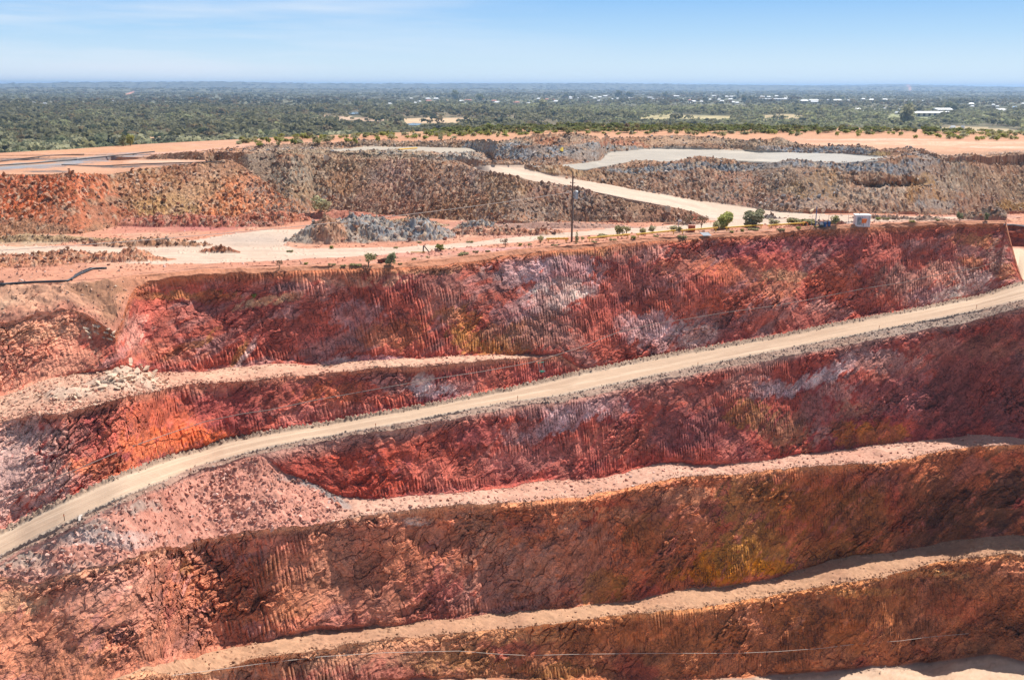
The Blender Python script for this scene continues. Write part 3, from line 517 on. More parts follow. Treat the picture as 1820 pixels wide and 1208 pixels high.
for b in [(1000,306,60,7,(.34,.24,.15),.8), (1130,325,60,14,(.31,.19,.14),.8), (1080,310,70,10,(.33,.23,.17),.8), (1230,335,60,25,(.29,.18,.14),.9), (1300,320,50,20,(.36,.20,.15),.8), (1390,330,50,25,(.26,.19,.15),.9), (1250,360,60,10,(.36,.25,.2),.8), (1340,362,60,12,(.36,.22,.18),.8), (1450,345,60,20,(.32,.22,.13),.8), (1480,325,30,20,(.38,.25,.15),.8), (1440,370,60,8,(.36,.28,.25),.7),
          (1560,350,70,20,(.42,.31,.24),.8), (1560,325,60,8,(.26,.15,.10),.7), (1590,335,40,12,(.40,.33,.28),.8), (1650,340,40,28,(.34,.19,.08),.9), (1660,320,40,12,(.36,.24,.12),.8), (1700,330,25,30,(.42,.35,.28),.8,.7), (1740,320,30,30,(.30,.23,.17),.8), (1790,330,60,30,(.30,.22,.16),.8), (1660,365,30,10,(.33,.32,.31),.8), (1800,370,30,14,(.36,.22,.08),.7), (1540,370,60,8,(.40,.24,.18),.6),
          (1200,300,110,6,(.19,.205,.22),1.0), (1110,298,40,5,(.25,.25,.25),.8), (1330,297,120,8,(.21,.225,.24),.95), (1450,298,90,7,(.22,.23,.245),.95), (1570,294,80,10,(.215,.22,.235),.95), (1640,284,40,10,(.22,.225,.24),.95), (1640,300,60,8,(.24,.22,.22),.8)]: blob(q, *b)
q = rs('toeC', 'crC'); 
up_ = segpos[q][None, :]
cut = np.exp(-(((U[:, q]-1585+NZ1[:, q]*25)/62)**2)**2)*np.exp(-((V[:, q]-325+NZ3[:, q]*4)/6)**2)
DX[:, q] += cut*2.2; DZ[:, q] -= cut*.7
q = rs('crB', 'bkE')
for b in [(560,272,110,6,(.30,.25,.19),.9), (700,276,70,6,(.24,.22,.18),.9), (800,281,60,7,(.25,.25,.24),.9), (500,264,60,6,(.27,.23,.19),.8), (700,258,200,4,(.34,.27,.21),.7), (880,262,60,10,(.24,.255,.27),.95), (960,272,80,12,(.23,.25,.27),.95), (1040,275,40,12,(.27,.28,.29),.95), (900,250,50,5,(.32,.27,.22),.8),
          (970,250,40,6,(.36,.17,.11),.8), (1100,255,70,6,(.40,.19,.13),.9), (1020,250,40,6,(.33,.25,.19),.8), (1200,250,70,9,(.40,.29,.21),.9), (1300,252,60,9,(.33,.26,.20),.9), (1380,254,50,7,(.26,.22,.18),.9), (1130,264,110,4,(.30,.30,.29),.9), (1330,263,40,8,(.42,.33,.26),.9), (1380,268,40,6,(.36,.36,.36),.8), (1450,266,70,5,(.24,.25,.27),.95), (1520,270,50,4,(.26,.26,.27),.9), (1560,274,26,5,(.38,.29,.15),.9)]: blob(q, *b)
pad = [(932,296),(1010,301.5),(1040,302),(1090,292),(1130,288),(1240,287),(1290,284),(1340,289),(1400,290),(1500,290),(1560,285),(1578,279),(1500,273),(1390,271),(1300,268),(1270,265),(1165,264),(1080,270),(1068,285),(1000,294),(940,293)]
pad2 = [(575,268),(640,262),(740,261),(830,263),(860,269),(850,275),(760,272),(620,272)]
ramp2 = [(1300,393),(1262,391),(1233,378),(1190,368),(1132,357),(1074,345),(1016,334),(958,325),(900,313),(845,301),(838,297),(850,294.5),(932,293.5),(940,301),(987,314),(1074,326),(1161,343),(1248,358),(1335,369.5),(1380,376),(1440,380),(1520,383),(1700,386),(1700,389),(1520,394),(1400,399),(1300,399)]
track = [(-400,440),(-400,462),(0,457),(150,459),(250,470),(400,468),(520,461),(643,455),(730,449),(773,445),(846,438),(920,431),(987,423),(1074,417),(1190,410),(1262,405),(1330,402),(1400,398),(1400,388),(1300,389),(1262,396),(1190,401),(1074,408),(987,415),(920,422),(846,430),(759,437),(701,439),(538,442),(505,437),(520,420),(545,406),(470,409),(440,413),(365,424),(300,433),(165,438),(0,438)]
pr = rs('P3', 'bkE'); wu = U[:, pr] + NZ3[:, pr]*2.5; wv = V[:, pr] + NZ3[:, pr]*.7
mk_track = np.zeros_like(D, bool); mk_pad = mk_track.copy()
mk_track[:, pr] = inpoly(wu, wv, ramp2) | inpoly(wu, wv, track)
mk_track &= ~(mnd > .4)
mk_pad[:, pr] = inpoly(wu, wv, pad) | inpoly(wu, wv, pad2)
mk_track[:, rs('toeA')] &= U[:, rs('toeA')] > 0; mk_track[:, rs('toeB')] &= U[:, rs('toeB')] > 1240
road = (mk_track | mk_pad)
# top of heap A and the flat red ground
q = rs('crA', 'toeC'); tm = (U[:, q] < 470) & (seg[q] != 'toeB')[None, :]
q2 = rs('crA'); 
flatmask = np.zeros_like(D)
flatmask[:, rs('crA')] = sstep(400, 380, U[:, rs('crA')]); flatmask[:, rs('toeB')] = sstep(275, 250, U[:, rs('toeB')])
flatmask[:, rs('crB', 'toeD')] = sstep(300, 250, U[:, rs('crB', 'toeD')])
flatmask[:, rs('crD', 'bkE')] = sstep(455, 410, U[:, rs('crD', 'bkE')])
flatmask[:, rs('bkE')] = np.maximum(flatmask[:, rs('bkE')], sstep(0, .1, segpos[rs('bkE')])[None, :])
fa = rs('crA', 'bkE')
mixc(fa, flatmask[:, fa], (.50,.27,.17)); mixc(fa, flatmask[:, fa]*sstep(-.1, .6, NZ1[:, fa])*.6, (.44,.22,.13))
for b in [(60,296,130,4,(.16,.16,.17),.7,-.06), (160,285,140,4.5,(.27,.26,.27),.85,-.11), (60,294,120,3,(.24,.25,.28),.8,-.08), (60,290,160,4,(.32,.27,.24),.8,-.1), (210,297,60,2,(.10,.09,.09),.8), (90,305,40,2,(.12,.11,.11),.8), (300,292,70,2,(.12,.10,.10),.7,-.05), (290,287,60,3,(.60,.38,.27),.8), (30,283,60,2,(.2,.19,.19),.6), (340,272,80,3,(.50,.30,.22),.8), (380,262,90,5,(.52,.30,.22),.8), (320,277,60,3,(.40,.24,.17),.7)]: blob(fa, *b)
q = rs('bkE', 'edge'); 
C[:, rs('edge', 'dr1')] = (.40,.24,.13)
for b in [(1500,262,350,7,(.55,.30,.19),.8), (1600,285,260,9,(.52,.27,.17),.7), (1640,255,200,4,(.62,.38,.26),.7), (1500,240,400,6,(.48,.26,.15),.7), (1750,272,150,4,(.40,.23,.14),.7), (1550,248,120,2,(.64,.42,.31),.7), (1780,262,80,2,(.64,.42,.31),.7), (700,246,300,6,(.46,.23,.13),.8), (1000,235,400,6,(.46,.26,.14),.7), (200,266,260,8,(.50,.26,.14),.6), (1200,236,300,4,(.5,.25,.15),.7)]: blob(q, *b)
C[:, q] *= (1+NZ3[:, q]*.16)[..., None]
stone[:, hs] = np.maximum(stone[:, hs], 1-flatmask[:, hs])
rdm = road.astype(np.float32)
# soften the road edge a little over neighbouring vertices
rdm = (rdm + np.roll(rdm, 1, 0) + np.roll(rdm, -1, 0) + np.roll(rdm, 1, 1) + np.roll(rdm, -1, 1))/5
stone *= 1-rdm
allp = rs('P3', 'bkE'); x, y = X[:, allp], Y[:, allp]; sm_ = stone[:, allp]
f1, f2, ra, rb, ox, oy = vor2(x/.60+NZ3[:, allp]*.25, y/.75, 181)
g1, g2, rc, rd, px, py = vor2(x/.30, y/.38, 187)
fines = sstep(.22, .75, fb2(x*.10, y*.05, 3, 189)*1.8 + NZ2[:, allp]*.3)        # streaks of finer material running down
rk = (1-.75*fines)
hgt = (ra**2.2*.62*np.clip(.72-f1, 0, 1)*1.5 + (ox*(rb-.5)+oy*(ra-.5))*.30)*rk + (rc-.4)*.20*np.clip(.7-g1, 0, 1)*1.4 + (px*(rd-.5)+py*(rc-.5))*.10
gul = fb2(x*.22, y*.05, 3, 191)*.35 + fb2(x*.10, y*.10, 3, 193)*1.1*(V[:, allp] < 399)*sstep(520, 640, U[:, allp])
DZ[:, allp] += sm_*(hgt + gul)
sh = sm_*((rb-.5)*.70*rk + (rd-.5)*.70)
C[:, allp] *= np.clip(1+sh, .3, 2)[..., None]
pale = sm_*sstep(.85, .90, rd)*.6*rk + sm_*sstep(.90, .94, rb)*.55
mixc(allp, sm_*sstep(.5, .55, rc)*sstep(-.2, .5, NZ2[:, allp])*.65*(U[:, allp] > 430), (.26,.26,.265))
mixc(allp, pale, (.52,.42,.33)); mixc(allp, sm_*sstep(.10, .04, rd)*.55, (.09,.075,.07)); mixc(allp, sm_*sstep(.80, .84, rc)*.4*rk, (.44,.22,.11))  # pale and dark stones, also painted in as highlights and shaded gaps
mixc(allp, sm_*fines*.25, (.42,.29,.22))
rn = fb2(X[:, allp]*.05, Y[:, allp]*.35, 4, 195)
mixc(allp, mk_track[:, allp]*1.0, (.53,.40,.305)); mixc(allp, mk_track[:, allp]*sstep(-.1, .5, rn)*.6, (.50,.34,.25)); rn2 = fb2(X[:, allp]*.12, Y[:, allp]*1.1, 4, 197, .6)
mixc(allp, mk_track[:, allp]*sstep(.0, .4, rn2)*.35, (.42,.31,.245)); mixc(allp, mk_track[:, allp]*sstep(.1, .4, -rn2)*.4, (.66,.53,.42))
for b in [(450,426,80,11,(.42,.33,.27),.9), (1270,385,50,6,(.52,.42,.34),.6), (90,440,160,3,(.55,.34,.25),.6), (1560,388,100,4,(.53,.34,.26),.8)]:
    uu = (U[:, allp]-b[0])/b[2]; vv = (V[:, allp]-b[1])/b[3]; mixc(allp, mk_track[:, allp]*b[5]*np.exp(-(uu*uu+vv*vv)), b[4])
mixc(allp, mk_pad[:, allp]*1.0, (.37,.33,.28)); mixc(allp, mk_pad[:, allp]*sstep(-.1, .5, rn2)*.6, (.36,.33,.29)); mixc(allp, mk_pad[:, allp]*sstep(.0, .5, -rn)*.5, (.56,.49,.40)); mixc(allp, mk_pad[:, allp]*sstep(1320, 1420, U[:, allp])*.8, (.38,.36,.33)); mixc(allp, mk_pad[:, allp]*(U[:, allp] < 880)*.8, (.40,.34,.27))
C[:, allp] *= (1+rdm[:, allp]*NZ3[:, allp]*.08)[..., None]
DZ[:, rs('edge')] += 0

# ------------------------------------------------------------------ the plain
pl = rs('dr1', 'plain'); x, y = X[:, pl], Y[:, pl]
un = fb2(x*.0009, y*.0009, 3, 201)*7*sstep(700, 1600, D[:, pl])
dd = D[:, pl]
uu = (CX + FPX*np.tan(TH))[:, None]
rh = np.interp(uu, [-600,0,150,400,600,910,1200,1400,1700,1820,2400], [30,45,66,76,66,66,68,60,48,46,40])
ridge = rh*np.exp(-((dd-12000)/1500)**2)*(1+.22*fb2(x*.00035, y*.0002, 3, 203))
ridge2 = np.interp(uu, [-600,600,800,1100,1400,1560,1700,1820], [50,50,70,80,74,92,60,50])*np.exp(-((dd-16500)/1200)**2)*(1+.2*fb2(x*.0003, y*.0001, 2, 205))
mid = 16*np.exp(-((dd-7500)/900)**2)*np.interp(uu, [0,500,900,1300,2000], [1,1.2,.9,.5,.6])*(1+.5*fb2(x*.0006, y*.0003, 2, 207))
DZ[:, pl] += un + ridge + ridge2 + mid
C[:, pl] = np.array((.15,.145,.085), np.float32)
g = fb2(x*.004, y*.0025, 4, 211, .6)*1.6
mixc(pl, sstep(.25, .7, g)*.75*sstep(4000, 1500, dd), (.30,.20,.12))
mixc(pl, sstep(.1, .6, fb2(x*.0015, y*.0008, 3, 213)*1.6)*.5, (.11,.10,.055))
C[:, pl] *= (1+.35*fb2(x*.02, y*.012, 3, 215))[..., None]
PL = U[:, pl], V[:, pl]
CLEAR = [  # clearings and tracks on the plain, in survey coordinates, with their colour
  ([(246,255),(262,248),(290,240),(330,236),(400,231),(395,229),(320,234),(280,239),(258,247),(240,254)], (.55,.33,.19)),
  ([(95,250),(110,243),(150,242),(180,247),(150,249),(110,248)], (.50,.27,.16)),
  ([(700,218),(720,211),(770,209),(830,210),(856,213),(852,217),(800,219),(760,220)], (.55,.38,.23)),
  ([(550,210),(566,206),(620,208),(700,213),(690,216),(600,213)], (.48,.33,.22)),
  ([(1130,206),(1180,203),(1230,205),(1300,206),(1300,211),(1200,211),(1140,211)], (.42,.35,.18)),
  ([(1340,205),(1400,203),(1450,207),(1430,211),(1350,211)], (.44,.34,.19)),
  ([(1570,205),(1600,200),(1640,202),(1700,205),(1700,208),(1620,210),(1580,209)], (.30,.30,.15)),
  ([(222,168),(238,163),(240,165),(228,169)], (.55,.27,.18)),
  ([(1606,158),(1614,157),(1620,164),(1615,164)], (.50,.27,.18)),
  ([(1640,228),(1700,222),(1780,226),(1820,232),(1820,238),(1700,236)], (.42,.32,.18)),
  ([(395,222),(440,212),(450,214),(420,224)], (.42,.28,.17)),
]
for poly, col in CLEAR: mixc(pl, inpoly(PL[0]+vn2(x*.03, y*.03, 5)*2, PL[1], poly)*1.0, col)

# apply the relief
X = X + rx*DX; Y = Y + ry*DX; Z = Z + DZ
DF = np.hypot(X, Y)
q_ = rs('P3', 'crE'); w3 = (stone[:, q_])[..., None]; c_ = C[:, q_]; g_ = c_.mean(-1, keepdims=True); warm = sstep(0.0, .06, c_[..., 0]-c_[..., 2])[..., None]
C[:, q_] = c_*(1-w3*warm) + w3*warm*np.clip(g_ + (c_-g_)*1.12, .01, 1)*np.array((.93, .85, .76), np.float32)
C = np.clip(C, .012, .85)

# ------------------------------------------------------------------ helpers for objects
def tag(o, label=None, cat=None, group=None, kind=None):
    if label: o['label'] = label
    if cat: o['category'] = cat
    if group: o['group'] = group
    if kind: o['kind'] = kind
    return o
def np_mesh(name, verts, faces, cols=None, smooth_=False):
    """faces: (n,k) int array"""
    me = bpy.data.meshes.new(name); n = len(verts); f, k = faces.shape
    me.vertices.add(n); me.vertices.foreach_set('co', np.ascontiguousarray(verts, np.float32).ravel())
    me.loops.add(f*k); me.loops.foreach_set('vertex_index', np.ascontiguousarray(faces, np.int32).ravel())
    me.polygons.add(f); me.polygons.foreach_set('loop_start', np.arange(0, f*k, k, dtype=np.int32)); 
    if smooth_: me.polygons.foreach_set('use_smooth', np.ones(f, bool))
    me.update(calc_edges=True)
    if not smooth_: me.shade_flat()
    if cols is not None:
        a = me.color_attributes.new('Col', 'FLOAT_COLOR', 'POINT')
        c4 = np.ones((n, 4), np.float32); c4[:, :3] = cols; a.data.foreach_set('color', c4.ravel())
    return me
def ground_mat(name, nscale=3.0, var=.25, bump=.3, bscale=6.0, rough=.95, spec=.15, dist=.08):
    m = bpy.data.materials.new(name); m.use_nodes = True; n = m.node_tree; b = n.nodes['Principled BSDF']
    b.inputs['Roughness'].default_value = rough; b.inputs['Specular IOR Level'].default_value = spec
    a = n.nodes.new('ShaderNodeAttribute'); a.attribute_name = 'Col'
    g = n.nodes.new('ShaderNodeNewGeometry')
    t1 = n.nodes.new('ShaderNodeTexNoise'); t1.inputs['Scale'].default_value = nscale; t1.inputs['Detail'].default_value = 6; t1.inputs['Roughness'].default_value = .65
    n.links.new(g.outputs['Position'], t1.inputs[0])
    r = n.nodes.new('ShaderNodeMapRange'); r.inputs[1].default_value = .3; r.inputs[2].default_value = .7; r.inputs[3].default_value = 1-var; r.inputs[4].default_value = 1+var
    n.links.new(t1.outputs[0], r.inputs[0])
    mu = n.nodes.new('ShaderNodeVectorMath'); mu.operation = 'SCALE'; n.links.new(a.outputs['Color'], mu.inputs[0]); n.links.new(r.outputs[0], mu.inputs['Scale'])
    n.links.new(mu.outputs[0], b.inputs['Base Color'])
    if bump > 0:
        t2 = n.nodes.new('ShaderNodeTexNoise'); t2.inputs['Scale'].default_value = bscale; t2.inputs['Detail'].default_value = 5; n.links.new(g.outputs['Position'], t2.inputs[0])
        bp = n.nodes.new('ShaderNodeBump'); bp.inputs['Strength'].default_value = bump; bp.inputs['Distance'].default_value = dist
        n.links.new(t2.outputs[0], bp.inputs['Height']); n.links.new(bp.outputs[0], b.inputs['Normal'])
    return m
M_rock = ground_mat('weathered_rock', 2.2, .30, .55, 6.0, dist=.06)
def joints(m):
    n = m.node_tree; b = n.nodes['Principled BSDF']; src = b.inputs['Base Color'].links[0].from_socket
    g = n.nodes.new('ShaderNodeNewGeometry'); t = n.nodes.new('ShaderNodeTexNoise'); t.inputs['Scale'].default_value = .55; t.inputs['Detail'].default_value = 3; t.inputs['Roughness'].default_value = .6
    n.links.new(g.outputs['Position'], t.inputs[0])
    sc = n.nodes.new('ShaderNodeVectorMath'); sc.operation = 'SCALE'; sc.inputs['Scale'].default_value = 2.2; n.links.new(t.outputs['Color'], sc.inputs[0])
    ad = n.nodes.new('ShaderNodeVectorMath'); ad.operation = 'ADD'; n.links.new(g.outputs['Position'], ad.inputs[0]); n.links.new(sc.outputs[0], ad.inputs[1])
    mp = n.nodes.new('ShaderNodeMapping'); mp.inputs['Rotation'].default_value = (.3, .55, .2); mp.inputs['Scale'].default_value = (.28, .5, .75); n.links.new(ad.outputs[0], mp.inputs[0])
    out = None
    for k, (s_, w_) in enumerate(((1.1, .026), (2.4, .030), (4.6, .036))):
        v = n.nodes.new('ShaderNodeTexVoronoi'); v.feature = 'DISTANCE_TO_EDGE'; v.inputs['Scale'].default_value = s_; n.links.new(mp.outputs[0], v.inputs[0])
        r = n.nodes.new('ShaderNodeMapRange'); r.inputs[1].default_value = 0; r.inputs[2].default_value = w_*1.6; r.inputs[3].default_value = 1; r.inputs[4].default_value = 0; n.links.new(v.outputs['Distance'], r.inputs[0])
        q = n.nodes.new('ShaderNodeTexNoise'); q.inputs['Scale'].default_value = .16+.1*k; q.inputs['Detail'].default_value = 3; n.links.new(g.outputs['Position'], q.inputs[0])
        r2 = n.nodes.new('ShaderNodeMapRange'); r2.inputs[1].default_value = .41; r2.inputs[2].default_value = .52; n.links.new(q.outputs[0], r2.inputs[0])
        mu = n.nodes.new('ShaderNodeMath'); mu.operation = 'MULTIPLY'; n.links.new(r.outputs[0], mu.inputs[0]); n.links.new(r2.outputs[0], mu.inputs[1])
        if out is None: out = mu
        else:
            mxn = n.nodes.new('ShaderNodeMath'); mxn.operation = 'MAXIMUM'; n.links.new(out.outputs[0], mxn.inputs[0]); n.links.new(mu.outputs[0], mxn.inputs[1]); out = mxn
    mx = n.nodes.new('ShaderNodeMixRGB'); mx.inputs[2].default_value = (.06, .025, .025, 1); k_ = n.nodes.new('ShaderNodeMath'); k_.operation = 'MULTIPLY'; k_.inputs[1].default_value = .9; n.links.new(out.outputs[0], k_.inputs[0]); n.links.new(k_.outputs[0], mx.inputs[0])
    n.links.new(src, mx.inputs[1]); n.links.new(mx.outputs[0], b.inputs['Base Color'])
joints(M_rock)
M_soil = ground_mat('loose_soil', 2.2, .16, .5, 7.0)
M_road = ground_mat('compacted_dirt', 1.2, .07, .25, 6.0, rough=.9)
M_spoil = ground_mat('broken_rock', 1.8, .30, .5, 3.0)
M_plain = ground_mat('scrub_soil', .05, .3, 0)

# split the survey grid into its surfaces
fseg = seg[:-1]
zone = np.zeros((NC-1, NR-1), np.int16)
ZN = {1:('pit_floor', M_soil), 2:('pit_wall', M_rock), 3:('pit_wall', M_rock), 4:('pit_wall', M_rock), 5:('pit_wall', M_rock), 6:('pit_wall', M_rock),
      7:('ledge_path', M_soil), 8:('ledge_path', M_soil), 9:('ledge_path', M_soil), 10:('haul_road', M_road), 11:('road_shoulder_ground', M_soil), 12:('rim_ground', M_soil),
      13:('plateau_ground', M_soil), 14:('spoil_hill', M_spoil), 15:('spoil_hill', M_spoil), 16:('spoil_hill', M_spoil), 17:('spoil_hill', M_spoil), 18:('dump_top_ground', M_soil), 19:('dirt_road', M_road), 20:('gravel_ground', M_road), 21:('plain_land', M_plain), 22:('lower_road', M_road), 23:('talus_hill', M_soil), 24:('pit_wall', M_rock)}
Z2 = dict(K0=1, B5=2, F4=22, B4=3, F3=7, B3=4, F2=8, B2=5, C2=11, TO=10, T=6, F1=9, B1=24, R1=12, S1=12, P1=12, P2=24, P3=13, toeA=14, crA=18, toeB=15, crB=18, toeC=16, crC=16, padN=18, toeD=17, crD=17, bkD=17, crE=17, bkE=18, edge=18, dr1=21, plain=21)
for nm, zid in Z2.items(): zone[:, rows[nm][rows[nm] < NR-1]] = zid
r_ = rs('F2'); zone[:, r_][U[:-1, r_] < 590] = 23
r_ = rs('F1'); zone[:, r_][U[:-1, r_] > 1000] = 24
r_ = slice(rows['P3'][0], rows['bkE'][-1]); sub = zone[:, r_]
sub[mk_track[:-1, r_]] = 19; sub[mk_pad[:-1, r_]] = 20
ii, jj = np.meshgrid(np.arange(NC-1), np.arange(NR-1), indexing='ij')
for zid, (nm, mat) in ZN.items():
    sel = zone == zid
    if not sel.any(): continue
    a = ii[sel]*NR + jj[sel]
    q = np.stack([a, a+NR, a+NR+1, a+1], 1)
    idx, inv = np.unique(q.ravel(), return_inverse=True)
    i_, j_ = idx//NR, idx % NR
    co = np.stack([X[i_, j_], Y[i_, j_], Z[i_, j_]], 1)
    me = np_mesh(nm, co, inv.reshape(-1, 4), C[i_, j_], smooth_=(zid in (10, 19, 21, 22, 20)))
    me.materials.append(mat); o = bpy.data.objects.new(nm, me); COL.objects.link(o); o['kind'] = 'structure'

# the land beside and behind the lookout, below everything else
def simple_mat(name, col, rough=.8, metal=0.0, var=.12, scale=4.0, spec=.3, coat=0):
    m = bpy.data.materials.new(name); m.use_nodes = True; n = m.node_tree; b = n.nodes['Principled BSDF']
    b.inputs['Roughness'].default_value = rough; b.inputs['Metallic'].default_value = metal; b.inputs['Specular IOR Level'].default_value = spec
    tcn = n.nodes.new('ShaderNodeTexCoord')
    t1 = n.nodes.new('ShaderNodeTexNoise'); t1.inputs['Scale'].default_value = scale; t1.inputs['Detail'].default_value = 5
    n.links.new(tcn.outputs['Object'], t1.inputs[0])
    r = n.nodes.new('ShaderNodeMapRange'); r.inputs[1].default_value = .3; r.inputs[2].default_value = .7; r.inputs[3].default_value = 1-var; r.inputs[4].default_value = 1+var
    n.links.new(t1.outputs[0], r.inputs[0])
    mu = n.nodes.new('ShaderNodeVectorMath'); mu.operation = 'SCALE'; mu.inputs[0].default_value = col; n.links.new(r.outputs[0], mu.inputs['Scale'])
    n.links.new(mu.outputs[0], b.inputs['Base Color']); return m
def leaf_mat(name, col, var=.3, attr=False):
    m = bpy.data.materials.new(name); m.use_nodes = True; n = m.node_tree; b = n.nodes['Principled BSDF']
    b.inputs['Roughness'].default_value = .7; b.inputs['Specular IOR Level'].default_value = .2
    if attr:
        a = n.nodes.new('ShaderNodeAttribute'); a.attribute_name = 'Col'; src = a.outputs['Color']
    else:
        a = n.nodes.new('ShaderNodeRGB'); a.outputs[0].default_value = (*col, 1); src = a.outputs[0]
    oi = n.nodes.new('ShaderNodeObjectInfo'); g = n.nodes.new('ShaderNodeNewGeometry')
    t = n.nodes.new('ShaderNodeTexNoise'); t.inputs['Scale'].default_value = 1.3; n.links.new(g.outputs['Position'], t.inputs[0])
    ad = n.nodes.new('ShaderNodeMath'); ad.operation = 'ADD'; n.links.new(oi.outputs['Random'], ad.inputs[0]); n.links.new(t.outputs[0], ad.inputs[1])
    r = n.nodes.new('ShaderNodeMapRange'); r.inputs[1].default_value = .2; r.inputs[2].default_value = 1.6; r.inputs[3].default_value = 1-var; r.inputs[4].default_value = 1+var
    n.links.new(ad.outputs[0], r.inputs[0])
    mu = n.nodes.new('ShaderNodeVectorMath'); mu.operation = 'SCALE'; n.links.new(src, mu.inputs[0]); n.links.new(r.outputs[0], mu.inputs['Scale'])
    n.links.new(mu.outputs[0], b.inputs['Base Color'])
    tr = n.nodes.new('ShaderNodeBsdfTranslucent'); n.links.new(mu.outputs[0], tr.inputs[0])
    mxs = n.nodes.new('ShaderNodeMixShader'); mxs.inputs[0].default_value = .45
    n.links.new(b.outputs[0], mxs.inputs[1]); n.links.new(tr.outputs[0], mxs.inputs[2]); n.links.new(mxs.outputs[0], n.nodes['Material Output'].inputs[0])
    return m

# where the line of sight through (u, v) meets the ground
def surf(u, v, back=0.0):
    th, t = ang(float(u), float(v)); i = int(np.clip(np.searchsorted(TH, th), 1, NC-1))
    tt = (HC-Z[i])/DF[i]; j = int(np.argmax(tt <= t)); j = max(j, 1)
    a, b = tt[j-1], tt[j]; k = 0 if a == b else (a-t)/(a-b)
    d = DF[i, j-1]*(1-k)+DF[i, j]*k - back
    return Vector((d*math.sin(th), d*math.cos(th), HC-(d+back)*t if back == 0 else HC-d*t))
def ppm(p): return (p - Vector((0, 0, HC))).length/FPX        # metres per survey pixel at p
def zat(th, d):
    i = int(np.clip(np.searchsorted(TH, th), 1, NC-1)); return float(np.interp(d, DF[i], Z[i]))

rng = np.random.default_rng(7)
def new_obj(name, me, mat=None, parent=None, loc=None):
    if mat is not None and not me.materials: me.materials.append(mat)
    o = bpy.data.objects.new(name, me); COL.objects.link(o)
    if parent: o.parent = parent
    if loc is not None: o.location = loc
    return o
def empty(name, loc, rz=0, sc=1.0):
    o = bpy.data.objects.new(name, None); COL.objects.link(o); o.location = loc; o.rotation_euler = (0, 0, rz); o.scale = (sc,)*3 if not hasattr(sc, '__len__') else sc
    o.empty_display_size = .3; return o
class MB:
    def __init__(s): s.v = []; s.f = []
    def box(s, x0, x1, y0, y1, z0, z1):
        b = len(s.v); s.v += [(x, y, z) for z in (z0, z1) for x, y in ((x0,y0),(x1,y0),(x1,y1),(x0,y1))]
        s.f += [tuple(b+i for i in q) for q in ((3,2,1,0),(4,5,6,7),(0,1,5,4),(1,2,6,5),(2,3,7,6),(3,0,4,7))]; return s
    def tube(s, pts, r, n=8, cap=True):
        pts = [Vector(p) for p in pts]; m = len(pts); b = len(s.v)
        rr = r if hasattr(r, '__len__') else [r]*m
        for i, p in enumerate(pts):
            d = (pts[min(i+1, m-1)]-pts[max(i-1, 0)]).normalized(); a = Vector((0,0,1)) if abs(d.z) < .9 else Vector((1,0,0))
            e = d.cross(a).normalized(); g = d.cross(e)
            for k in range(n):
                c = 2*math.pi*k/n; s.v.append(tuple(p + (e*math.cos(c)+g*math.sin(c))*rr[i]))
        for i in range(m-1):
            for k in range(n):
                a0 = b+i*n+k; a1 = b+i*n+(k+1) % n; s.f.append((a0, a1, a1+n, a0+n))
        if cap: s.f.append(tuple(b+k for k in range(n))[::-1]); s.f.append(tuple(b+(m-1)*n+k for k in range(n)))
        return s
    def poly(s, pts): b = len(s.v); s.v += [tuple(p) for p in pts]; s.f.append(tuple(range(b, b+len(pts)))); return s
    def build(s, name, mat, parent=None, loc=None, bevel=0, smooth_=False):
        me = bpy.data.meshes.new(name); me.from_pydata(s.v, [], s.f)
        if bevel:
            import bmesh
            bm = bmesh.new(); bm.from_mesh(me); bmesh.ops.bevel(bm, geom=bm.edges[:], offset=bevel, segments=2, affect='EDGES'); bm.to_mesh(me); bm.free()
        if smooth_: me.polygons.foreach_set('use_smooth', [True]*len(me.polygons))
        me.update(); return new_obj(name, me, mat, parent, loc)

# ------------------------------------------------------------------ rocks
ICO = None
def ico():
    global ICO
    if ICO is None:
        import bmesh
        bm = bmesh.new(); bmesh.ops.create_icosphere(bm, subdivisions=1, radius=1); bm.verts.ensure_lookup_table()
        bm2 = bmesh.new(); 
        ICO = (np.array([v.co[:] for v in bm.verts], np.float32), np.array([[v.index for v in f.verts] for f in bm.faces], np.int32)); bm.free(); bm2.free()
    return ICO
def rock_shape(r):
    import bmesh
    bm = bmesh.new(); sc_ = np.array([r.uniform(.85, 1.3), r.uniform(.65, 1.0), r.uniform(.45, .75)])
    for _ in range(11):
        n = r.normal(size=3); n /= np.linalg.norm(n); bm.verts.new(tuple(n*r.uniform(.8, 1.15)*sc_))
    bmesh.ops.convex_hull(bm, input=bm.verts[:]); bmesh.ops.delete(bm, geom=[v for v in bm.verts if not v.link_faces], context='VERTS')
    bmesh.ops.triangulate(bm, faces=bm.faces[:]); bm.verts.index_update()
    o = (np.array([v.co[:] for v in bm.verts], np.float32), np.array([[v.index for v in f.verts] for f in bm.faces], np.int32)); bm.free(); return o
SHAPES = [rock_shape(rng) for _ in range(14)]
